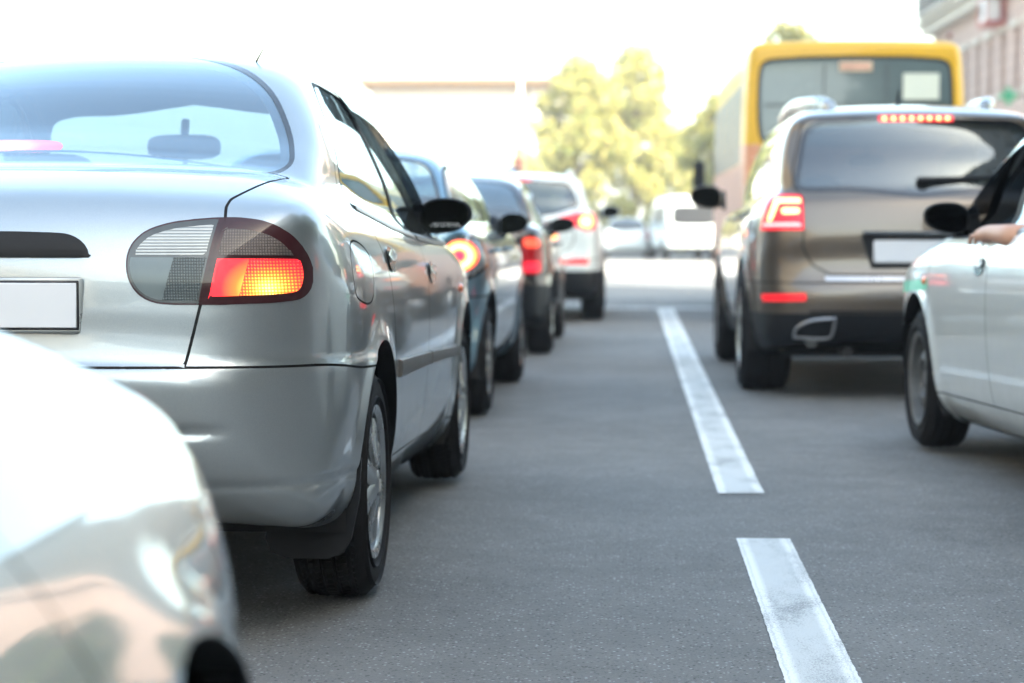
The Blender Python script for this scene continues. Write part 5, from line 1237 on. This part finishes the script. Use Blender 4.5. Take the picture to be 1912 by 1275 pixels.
def tree_mesh(H, rad, n, leaf, seed, base=.28, poplar=False):
    rnd = np.random.RandomState(seed); tk = MB(); pts = [(0, 0, -.1)]
    for i in range(1, 8): pts.append((rnd.uniform(-.08, .08) * i, rnd.uniform(-.08, .08) * i, H * .8 * i / 7))
    tk.tube(pts, [rad * .085 * (1 - i / 9) for i in range(8)], 9)
    cl = []
    for k in range(26):
        z = H * (base + (1 - base) * ((k + .5) / 26) ** .9 * .96); f = math.sin(math.pi * min(1, max(.08, (z / H - base) / (1 - base) * .86 + .12)))
        a = k * 2.4 + rnd.uniform(-.5, .5); rr = rad * f * rnd.uniform(.35, .85) * (.7 if poplar else 1); c = np.array((rr * math.cos(a), rr * math.sin(a), z)); s = rad * rnd.uniform(.22, .42) * (.6 + .5 * f)
        cl.append((c, s)); zb = max(H * .16, z - rad * .8); j = min(6, int(zb / (H * .8) * 7)); p0 = np.array(pts[j])
        tk.tube([p0, (p0 + c) / 2 + np.array((0, 0, .12 * rad)), c], [rad * .028, rad * .018, rad * .006], 5, cap=False)
    w = np.array([s ** 2 for _, s in cl]); ks = rnd.choice(len(cl), n, p=w / w.sum()); V = []; 
    C = np.array([cl[k][0] for k in ks]); S = np.array([cl[k][1] for k in ks]); d = rnd.normal(size=(n, 3)); d /= np.linalg.norm(d, axis=1)[:, None]
    P = C + d * (S * rnd.uniform(.35, 1.08, n) ** .6)[:, None] * [1, 1, .8]
    u = rnd.normal(size=(n, 3)); u /= np.linalg.norm(u, axis=1)[:, None]; v = np.cross(u, rnd.normal(size=(n, 3))); v /= np.linalg.norm(v, axis=1)[:, None]; sz = (leaf * rnd.uniform(.6, 1.3, n))[:, None]
    V = np.stack([P - u * sz, P + v * sz * .5, P + u * sz, P - v * sz * .5], 1).reshape(-1, 3); F = np.arange(n * 4).reshape(n, 4)
    return tk, V, F
_tm = {}
def tree(X, Y, H, rad, label, mat, seed, n=5200, leaf=.16, group=None, z=None, base=.28, name='broadleaf_tree', sc=1.0, rot=0.):
    k = (H, rad, n, leaf, seed, base, mat.name)
    e = empty(name, (X, Y, float(zg(Y)) if z is None else z), (0, 0, rot)); tag(e, label, 'tree', group)
    if k not in _tm:
        tk, V, F = tree_mesh(H, rad, n, leaf, seed, base); a = tk.build('trunk', [M_bark], e); b = mk('crown', V, F, [mat], e, smooth=False); _tm[k] = (a, b)
    else:
        for o in _tm[k]: c = o.copy(); COL.objects.link(c); c.parent = e
    return e
G1 = 'sunlit trees beyond the square'
tree(-1.7, 104, 9.2, 2.5, 'tall pale sunlit tree beside the right corner of the white arcade building', M_leafy, 1, 7000, .17, G1)
tree(.9, 112, 10.6, 2.7, 'tallest sunlit yellow-green tree standing over the far white hatchback', M_leafy, 2, 7000, .17, G1)
tree(2.9, 122, 6.4, 2.6, 'low round sunlit tree behind the white van', M_leafy, 3, 5200, .17, G1)
tree(4.6, 98, 7.2, 2.0, 'small sunlit tree just left of the yellow bus', M_leafy, 4, 5200, .15, G1)
tree(7.3, 92, 10.0, 2.4, 'sunlit tree whose top shows above the roof of the yellow bus', M_leafy, 5, 5200, .17, G1)
tree(5.3, 86, 7.6, 1.5, 'slim sunlit tree showing above the left roof corner of the yellow bus', M_leafy, 6, 4000, .13, G1)
tree(-5.2, 128, 5.2, 2.6, 'low tree in front of the far end of the arcade building', M_leafy, 7, 4000, .17, G1)
def bush(X, Y, w, h, seed, label):
    rnd = np.random.RandomState(seed); n = 2600; d = rnd.normal(size=(n, 3)); d /= np.linalg.norm(d, axis=1)[:, None]
    c = np.array([(rnd.uniform(-w, w), rnd.uniform(-.6, .6), rnd.uniform(.3, .8) * h) for _ in range(9)]); P = c[rnd.randint(0, 9, n)] + d * rnd.uniform(.5, 1, n)[:, None] * [w * .45, .7, h * .35]
    P[:, 2] = np.maximum(P[:, 2], .03)
    u = rnd.normal(size=(n, 3)); u /= np.linalg.norm(u, axis=1)[:, None]; v = np.cross(u, rnd.normal(size=(n, 3))); v /= np.linalg.norm(v, axis=1)[:, None]
    V = np.stack([P - u * .12, P + v * .07, P + u * .12, P - v * .07], 1).reshape(-1, 3)
    e = empty('bush', (X, Y, float(zg(Y)))); tag(e, label, 'bush', 'bushes along the far side of the square'); mk('foliage', V, np.arange(n * 4).reshape(n, 4), [M_leafy], e, smooth=False)
    q = MB()
    for k in range(5): q.tube([(rnd.uniform(-.1, .1), 0, 0), (rnd.uniform(-w, w) * .6, rnd.uniform(-.4, .4), h * .6)], [.04, .015], 6)
    q.build('stem', [M_bark], e)
bush(-.6, 92, 1.5, 2.4, 11, 'round bush behind the mirror of the white crossover'); bush(1.5, 95, 1.6, 2.2, 12, 'round bush behind the far white hatchback'); bush(3.4, 90, 1.4, 2.5, 13, 'round bush directly behind the white van'); bush(5.2, 93, 1.5, 2.3, 14, 'round bush behind the left mirror of the bus')
# street trees on the right pavement, reflected in the cars
G2 = 'street trees on the right pavement'
for i, (x, y, s) in enumerate([(9.6, -16, 21), (9.4, -8.5, 22), (9.7, -1, 21), (9.5, 6, 22), (9.6, 13, 21)]):
    o = tree(x, y, 12.5, 3.8, 'leafy street tree on the right pavement, ' + ['farthest behind the camera', 'second behind the camera', 'level with the camera', 'beside the sharp silver saloon', 'paler, farthest down the street'][i], M_leafg if i < 4 else M_leafy, s, 9000, .2, G2, z=.13, base=.2, rot=i * 1.3)

G3 = 'unseen trees added before the gable'  # two out-of-view trees added to darken the sunlit gable in car reflections
tree(15.4, 56.5, 12.5, 3.8, 'unseen green tree added before the pink stone gable to darken its reflection', M_leafg, 21, 9000, .2, G3, base=.15, rot=2)
tree(21.5, 54.5, 12.5, 3.8, 'second unseen green tree, added farther right to darken the reflected pink gable', M_leafg, 22, 9000, .2, G3, base=.2, rot=1)
# ------------------------------------------------------------------ buildings
def stone(name, c1, c2, course=.42):
    m, N, L, p = nmat(name); pset(p, rough=.85); tc = N.new('ShaderNodeTexCoord'); o = tc.outputs['Object']
    n = noise(N, L, 1.2, 6, .65, o); n2 = noise(N, L, 14, 4, .6, o); a = math_(N, L, 'ADD', math_(N, L, 'MULTIPLY', n.outputs[0], .7), math_(N, L, 'MULTIPLY', n2.outputs[0], .3))
    r = ramp(N, L, a, [(.35, c1), (.65, c2)]); sx = N.new('ShaderNodeSeparateXYZ'); L.new(o, sx.inputs[0])
    f = math_(N, L, 'FRACT', math_(N, L, 'DIVIDE', sx.outputs[2], course)); g = math_(N, L, 'LESS_THAN', f, .07)
    mx = N.new('ShaderNodeMixRGB'); L.new(math_(N, L, 'MULTIPLY', g, .5), mx.inputs[0]); L.new(r.outputs[0], mx.inputs[1]); mx.inputs[2].default_value = (*[v * .35 for v in c1], 1)
    L.new(mx.outputs[0], p.inputs['Base Color']); bump(N, L, p, math_(N, L, 'SUBTRACT', n2.outputs[0], math_(N, L, 'MULTIPLY', g, 2)), .6, .02); return m
M_pink = stone('pink rusticated stone', (.36, .25, .21), (.45, .32, .27)); M_cream_s = stone('cream plaster', (.46, .42, .36), (.54, .50, .43), 50)
M_white_s = stone('white plaster', (.56, .53, .47), (.62, .59, .53), 50); M_tan = plain('ochre cornice', (.11, .058, .016), .7, nscale=2)
M_win = plain('dark window glass', (.03, .035, .04), .08, coat=.5); M_frame = plain('white window frame', (.5, .49, .46), .6)
def facade_x(name, X, y0, y1, depth, floors, H, mw, label, facing=-1, ww=1.1, pitch=2.9, zbase=0., trimmat=None, start=.9):
    """building beside the street: wall along Y at plane X, windows on the side facing the street"""
    e = empty(name, (X, y0, zbase)); tag(e, label, 'building'); T = trimmat or mw; L_ = y1 - y0; out = facing
    ys = []; y = start
    while y + ww < L_ - .3: ys.append((y, y + ww)); y += pitch
    q = MB(); t = .45                                                # wall built of piers and spandrels around real openings
    xc = -out * t / 2
    prev = 0
    for a, b in ys + [(L_, L_)]: q.box((xc, (prev + a) / 2, H / 2), (t, a - prev, H)); prev = b
    for a, b in ys:
        z = 0
        for z0, z1 in floors: q.box((xc, (a + b) / 2, (z + z0) / 2), (t, b - a, z0 - z)); z = z1
        q.box((xc, (a + b) / 2, (z + H) / 2), (t, b - a, H - z))
    xb = -out * (t + (depth - t) / 2)
    q.box((-out * depth + out * .2, L_ / 2, H / 2), (.4, L_, H)); q.box((xb, .2, H / 2), (depth - t - .4, .4, H)); q.box((xb, L_ - .2, H / 2), (depth - t - .4, .4, H)); q.box((-out * (depth / 2), L_ / 2, H + .16), (depth + .1, L_ + .1, .32))
    w = q.build('wall', [mw], e, smooth=False)
    for a, b in ys:
        for z0, z1 in floors:
            g = MB(); g.box((-out * .30, (a + b) / 2, (z0 + z1) / 2), (.03, b - a, z1 - z0)); wo = g.build('window', [M_win], e, smooth=False)
            g = MB(); yc = (a + b) / 2
            g.box((-out * .27, a + .04, (z0 + z1) / 2), (.07, .08, z1 - z0)); g.box((-out * .27, b - .04, (z0 + z1) / 2), (.07, .08, z1 - z0)); g.box((-out * .268, yc, (z0 + z1) / 2), (.06, .06, z1 - z0 - .01)); g.box((-out * .266, yc, z0 + (z1 - z0) * .68), (.055, b - a - .16, .06)); g.build('window_frame', [M_frame], wo, smooth=False)
            g = MB(); g.box((out * .07, yc, z0 - .06), (.22, b - a + .2, .10)); g.build('sill', [T], wo, smooth=False); g = MB(); g.box((out * .05, yc, z1 + .12), (.16, b - a + .3, .16)); g.build('lintel', [T], wo, smooth=False)
    return e, ys
far, ysf = facade_x('stone_building', 12.0, 62.0, 83.4, 12, [(1.2, 3.4), (5.2, 7.1), (9.3, 11.6), (13.2, 15.2)], 17.5, M_pink, 'pink stone building with cornice and balcony at the upper right behind the bus', ww=1.05, pitch=2.35, zbase=-.5, trimmat=M_cream_s, start=1.2)
q = MB(); q.box((-.22, 10.7, 8.35), (.5, 21.6, .28)); q.box((-.34, 10.7, 8.60), (.75, 21.8, .16)); q.build('cornice', [M_cream_s], far, smooth=False)
q = MB(); q.box((-.45, 10.7, 17.6), (1.0, 22.0, .5)); q.build('cornice', [M_cream_s], far, smooth=False)
q = MB(); q.box((-.48, 15.6, 8.74), (.85, 8.4, .10)); bl = q.build('balcony', [M_cream_s], far, smooth=False)
q = MB()
for k in range(44): q.box((-.86, 11.5 + k * .19, 9.28), (.05, .07, .95))
q.box((-.86, 15.6, 9.79), (.09, 8.4, .07)); q.build('balustrade', [plain('grey iron railing', (.13, .12, .11), .6)], bl, smooth=False)
for k in range(8):
    q = MB(); q.box((-.09, .60 + 2.35 * k * 1.0 if k else .55, 13.0), (.24, .42, 8.3), b=.03); q.build('pilaster', [M_cream_s], far, smooth=False)
M_greys = stone('grey stone', (.25, .235, .22), (.33, .31, .29))
near_r, _ = facade_x('stone_building', 12.2, -60, 13.6, 12, [(1.0, 3.6), (5.2, 7.4), (9.0, 11.0), (12.8, 14.8), (16.6, 18.6), (20.4, 22.4)], 26, M_greys, 'long stone building on the right side of the street outside the picture', ww=1.3, pitch=3.6, zbase=.12, trimmat=M_cream_s)
near_l, _ = facade_x('plaster_building', -12.0, -60, 24, 12, [(1.0, 3.4), (4.8, 6.8), (8.2, 10.2)], 12.5, M_cream_s, 'cream plastered building on the left side of the street outside the picture', facing=1, ww=1.3, pitch=3.4, zbase=.12)
back, _ = facade_x('stone_building', -26, -92, -40, 12, [(1.0, 3.4), (5.0, 7.0), (8.6, 10.6)], 13.5, M_greys, 'grey stone building added far behind the camera to fill the reflected horizon', ww=1.4, pitch=3.4, zbase=.1, trimmat=M_cream_s)  # unseen block added to close the dark horizon gap mirrored in the cars
back.rotation_euler = (0, 0, R(-90)); 
for c_ in back.children: pass
# arcade building closing the view
ab = empty('arcade_building', (-16.9, 150, -1.05)); tag(ab, 'low white building with an ochre cornice and arched windows closing the street', 'building')
q = MB(); W, H = 13.2, 10.6; cs = [3.3 + i * 4.05 - 1.4 for i in range(3)]; prev = 0; t = .6; aw, az, ar = 1.15, 7.6, 1.15
for c in cs + [None]:
    a = (c - aw) if c else W; q.box(((prev + a) / 2, t / 2, H / 2), (a - prev, t, H)); prev = (c + aw) if c else prev
for c in cs:
    q.box((c, t / 2, .5), (2 * aw, t, 1.0)); n = 14
    arcp = [(c + aw * math.cos(th), az + ar * math.sin(th)) for th in np.linspace(0, math.pi, n)]
    for (xa, za), (xb, zb) in zip(arcp[:-1], arcp[1:]): q.prism([(xa, za), (xb, zb), (xb, H), (xa, H)], 'y', 0, t)
q.box((W / 2, 6, H / 2), (W, .4, H)); q.box((.2, 3.3, H / 2), (.4, 5.0, H)); q.box((W - .2, 3.3, H / 2), (.4, 5.0, H)); q.build('wall', [M_white_s], ab, smooth=False)
for c in cs:
    g = MB(); n = 14; g.prism([(c - aw, 1.0), (c + aw, 1.0)] + [(c + aw * math.cos(th), az + ar * math.sin(th)) for th in np.linspace(0, math.pi, n)], 'y', .35, .42); wo = g.build('window', [plain('pale glare pane', (.62, .60, .56), .5)], ab, smooth=False)  # panes coloured pale to stand for the bleaching glare
    g = MB(); g.box((c, .33, 4.8), (.08, .05, 7.5)); g.box((c, .33, 5.0), (2 * aw, .04, .08)); g.build('window_frame', [M_frame], wo, smooth=False)
for x in (W - .55, W - 1.9): g = MB(); g.tube([(x, -.35, 0), (x, -.35, H - .1)], [.34, .28], 16); g.build('column', [M_white_s], ab)
q = MB(); q.box((W / 2, 2.6, H + .18), (W + .9, 7.6, .36)); q.box((W / 2, 2.6, H + .55), (W + 1.5, 8.2, .38)); q.build('cornice', [M_tan], ab, smooth=False)
q = MB(); q.box((W / 2, 2.6, H + 1.0), (W + .4, 7.0, .5)); q.build('roof', [M_white_s], ab, smooth=False)

# ------------------------------------------------------------------ things on the facades, traffic light, lamp post
ac = empty('air_conditioner', (11.95, 68.6, 6.95)); tag(ac, 'white air conditioner in a red cradle high on the pink stone building', 'air conditioner')
q = MB(); q.box((-.34, 0, .38), (.46, 1.05, .70), b=.03); co = q.build('casing', [plain('white enamel', (.62, .64, .64), .4)], ac)
q = MB(); q.lathe([(-.505, .0), (-.51, .10), (-.50, .12), (-.515, .21), (-.52, .25), (-.50, .27), (-.48, .27)], 28, T=Matrix.Translation((-.072, .12, .38))); q.build('fan_grille', [plain('grey grille', (.16, .17, .18), .5)], co)
q = MB(); q.lathe([(-.505, .0), (-.51, .10), (-.50, .12), (-.515, .19), (-.50, .21)], 28, axis='x', T=Matrix.Translation((-.30, -.48, .36)) @ Matrix.Rotation(R(90), 4, 'Z') @ Matrix.Translation((.50, 0, 0))); q.build('fan_grille', [plain('grey grille', (.16, .17, .18), .5)], co)
q = MB(); q.box((-.30, 0, -.06), (.62, 1.5, .12), b=.01)
for y in (-.72, .72): q.tube([(-.58, y, 0), (-.58, y, .8)], .03, 8)
q.box((-.03, 0, .45), (.05, 1.7, 1.3), b=.01); q.box((-.30, 0, .80), (.62, 1.5, .08), b=.01); q.build('cradle', [plain('red painted steel', (.33, .045, .035), .5)], ac)
cx = empty('pharmacy_sign', (11.9, 64.3, 4.15)); tag(cx, 'green cross sign projecting from the pink stone building', 'sign')
q = MB(); q.box((-.45, 0, .3), (.16, .12, .5), b=.01); q.box((-.45, 0, .3), (.5, .115, .17), b=.01); q.build('cross', [plain('green sign plastic', (.01, .28, .13), .4)], cx)
q = MB(); q.tube([(.1, 0, .3), (-.25, 0, .3)], .02, 8); q.build('bracket', [M_steel], cx)
tl = empty('traffic_light', (-2.86, 65, float(zg(65)))); tag(tl, 'traffic light on a white pole with a small blue sign before the arcade building', 'traffic light')
q = MB(); q.tube([(0, 0, 0), (0, 0, 5.9)], [.085, .06], 14); q.build('pole', [plain('white painted steel', (.72, .72, .70), .5)], tl)
q = MB(); q.box((-.02, -.17, 3.0), (.32, .2, .92), b=.04); ho = q.build('signal_head', [plain('brownish signal housing', (.26, .17, .13), .6)], tl)
for z, c in ((3.24, (.3, .2, .14)), (2.98, (.16, .05, .04)), (2.70, (.05, .05, .05))):
    q = MB(); q.lathe([(0, .0), (.0, .115), (.10, .12), (.10, .130), (-.01, .132)], 20, T=Matrix.Translation((-.02, -.275, z)) @ Matrix.Rotation(R(-90), 4, 'Z')); q.build('lens', [plain('signal lens %.2f' % z, c, .3)], ho)
q = MB(); q.box((-.34, -.12, 2.66), (.36, .03, .36), b=.008); q.build('sign_plate', [plain('blue sign', (.03, .16, .5), .4)], tl)

# ------------------------------------------------------------------ the driver of the pale saloon: one skinned body, fingers as their own chains
def skin_person(parent):
    M_skin = plain('skin', (.42, .235, .165), .5, nscale=30, var=.08); M_skin.node_tree.nodes['Principled BSDF'].inputs['Subsurface Weight'].default_value = .08
    V = []; E = []; Rr = []
    def ad(p, r, par=None):
        V.append(p); Rr.append(r); i = len(V) - 1
        if par is not None: E.append((par, i))
        return i
    pel = ad((0, 0, .52), .15); wa = ad((0, -.04, .68), .135, pel); ch = ad((0, -.08, .88), .155, wa); nk = ad((0, -.08, 1.02), .06, ch); hd = ad((0, -.06, 1.12), .085, nk); tp = ad((0, -.06, 1.20), .075, hd)
    sl = ad((-.18, -.08, .96), .065, ch); el = ad((-.385, .06, .965), .048, sl); wl_ = ad((-.40, .325, .975), .033, el); pl_ = ad((-.400, .395, .968), .036, wl_); kn = ad((-.402, .445, .966), .034, pl_)
    sr = ad((.18, -.08, .96), .065, ch); er = ad((.26, .10, .78), .045, sr); wr = ad((.10, .36, .90), .030, er); pr = ad((.06, .42, .93), .034, wr)
    for s in (-1, 1):
        h = ad((s * .11, .05, .50), .10, pel); k = ad((s * .13, .45, .56), .065, h); a = ad((s * .13, .70, .22), .042, k); ad((s * .13, .86, .18), .034, a)
    for s, w, k0, base in ((-1, pl_, kn, (-.402, .445, .966)),):
        for j, (dx, ln) in enumerate(((-.030, .062), (-.010, .070), (.012, .066), (.032, .052))):
            a = ad((base[0] + dx * .95, base[1] + .020, base[2] - .004), .0095, kn); b = ad((base[0] + dx * 1.1, base[1] + .02 + ln * .5, base[2] - .004), .009, a)
            c = ad((base[0] + dx * 1.15, base[1] + .02 + ln * .85, base[2] - .020), .008, b); ad((base[0] + dx * 1.15, base[1] + .02 + ln, base[2] - .040), .007, c)
        t = ad((-.362, .400, .962), .0115, w); t2 = ad((-.345, .435, .955), .0105, t); ad((-.345, .465, .945), .009, t2)
    for j, dx in enumerate((-.03, -.01, .01, .03)):
        a = ad((.06 + dx, .45, .945), .009, pr); b = ad((.06 + dx, .475, .935), .0085, a); ad((.06 + dx, .47, .91), .008, b)
    me = bpy.data.meshes.new('body'); me.from_pydata(V, E, []); o = bpy.data.objects.new('body', me); COL.objects.link(o); o.parent = parent
    md = o.modifiers.new('skin', 'SKIN'); md.use_smooth_shade = True
    for i, r_ in enumerate(Rr): me.skin_vertices[0].data[i].radius = (r_, r_)
    me.skin_vertices[0].data[0].use_root = True
    o.modifiers.new('sub', 'SUBSURF').levels = 2; o.modifiers['sub'].render_levels = 2; me.materials.append(M_skin)
    q = MB(); superell(q, (0, -.075, .82), (.20, .135, .22), 2.8); superell(q, (0, -.02, .60), (.175, .13, .13), 2.6)
    for s, e_ in ((-1, (-.30, .01, .963)), (1, (.24, .05, .83))): q.tube([(s * .15, -.08, .96), e_], [.082, .066], 12)
    q.build('shirt', [plain('dark blue shirt', (.04, .05, .09), .85, nscale=40)], o)
    q = MB()
    for s in (-1, 1): q.tube([(s * .09, .0, .52), (s * .125, .43, .565), (s * .13, .52, .50), (s * .13, .68, .24)], [.125, .088, .075, .06], 12)
    q.build('trousers', [plain('grey trousers', (.05, .05, .055), .9, nscale=40)], o)
    q = MB(); superell(q, (0, -.075, 1.185), (.092, .102, .095), 2.2); q.build('hair', [plain('dark hair', (.02, .014, .01), .7, nscale=60, bumps=.5)], o)
    q = MB(); superell(q, (0, .035, 1.13), (.014, .022, .022), 2.2); 
    for s in (-1, 1): superell(q, (s * .085, -.055, 1.13), (.012, .018, .03), 2.2)
    q.build('face', [M_skin], o)
    q = MB()
    for s in (-1, 1): superell(q, (s * .031, .024, 1.155), (.012, .006, .007), 2)
    q.build('eyes', [plain('eye', (.03, .02, .015), .2)], o)
    q = MB(); superell(q, (0, .022, 1.085), (.024, .008, .006), 2); q.build('mouth', [plain('lips', (.33, .12, .10), .5)], o)
    return o
taxi = [o for o in bpy.data.objects if o.name == 'silver_saloon.001'][0]
pe = empty('person', taxi.location, taxi.rotation_euler); tag(pe, 'driver in a dark blue shirt resting the left hand on the open car window', 'person')
_off = Vector((-.40, 1.79, -.035)); pe.location = taxi.matrix_basis @ _off
skin_person(pe)

# ------------------------------------------------------------------ even volume added for the pale overexposure veil: closed box, sky outside
hz = MB(); hz.box((0, 149, 13.5), (350, 912, 31.2)); hm, hN, hL, hp = nmat('glare veil'); hN.remove(hp)
hv = hN.new('ShaderNodeVolumePrincipled'); hv.inputs['Color'].default_value = (.97, .985, 1, 1); hv.inputs['Density'].default_value = .0012; hv.inputs['Anisotropy'].default_value = .2
hL.new(hv.outputs[0], hN['Material Output'].inputs['Volume']); ho = hz.build('glare_veil', [hm], smooth=False); ho['kind'] = 'stuff'
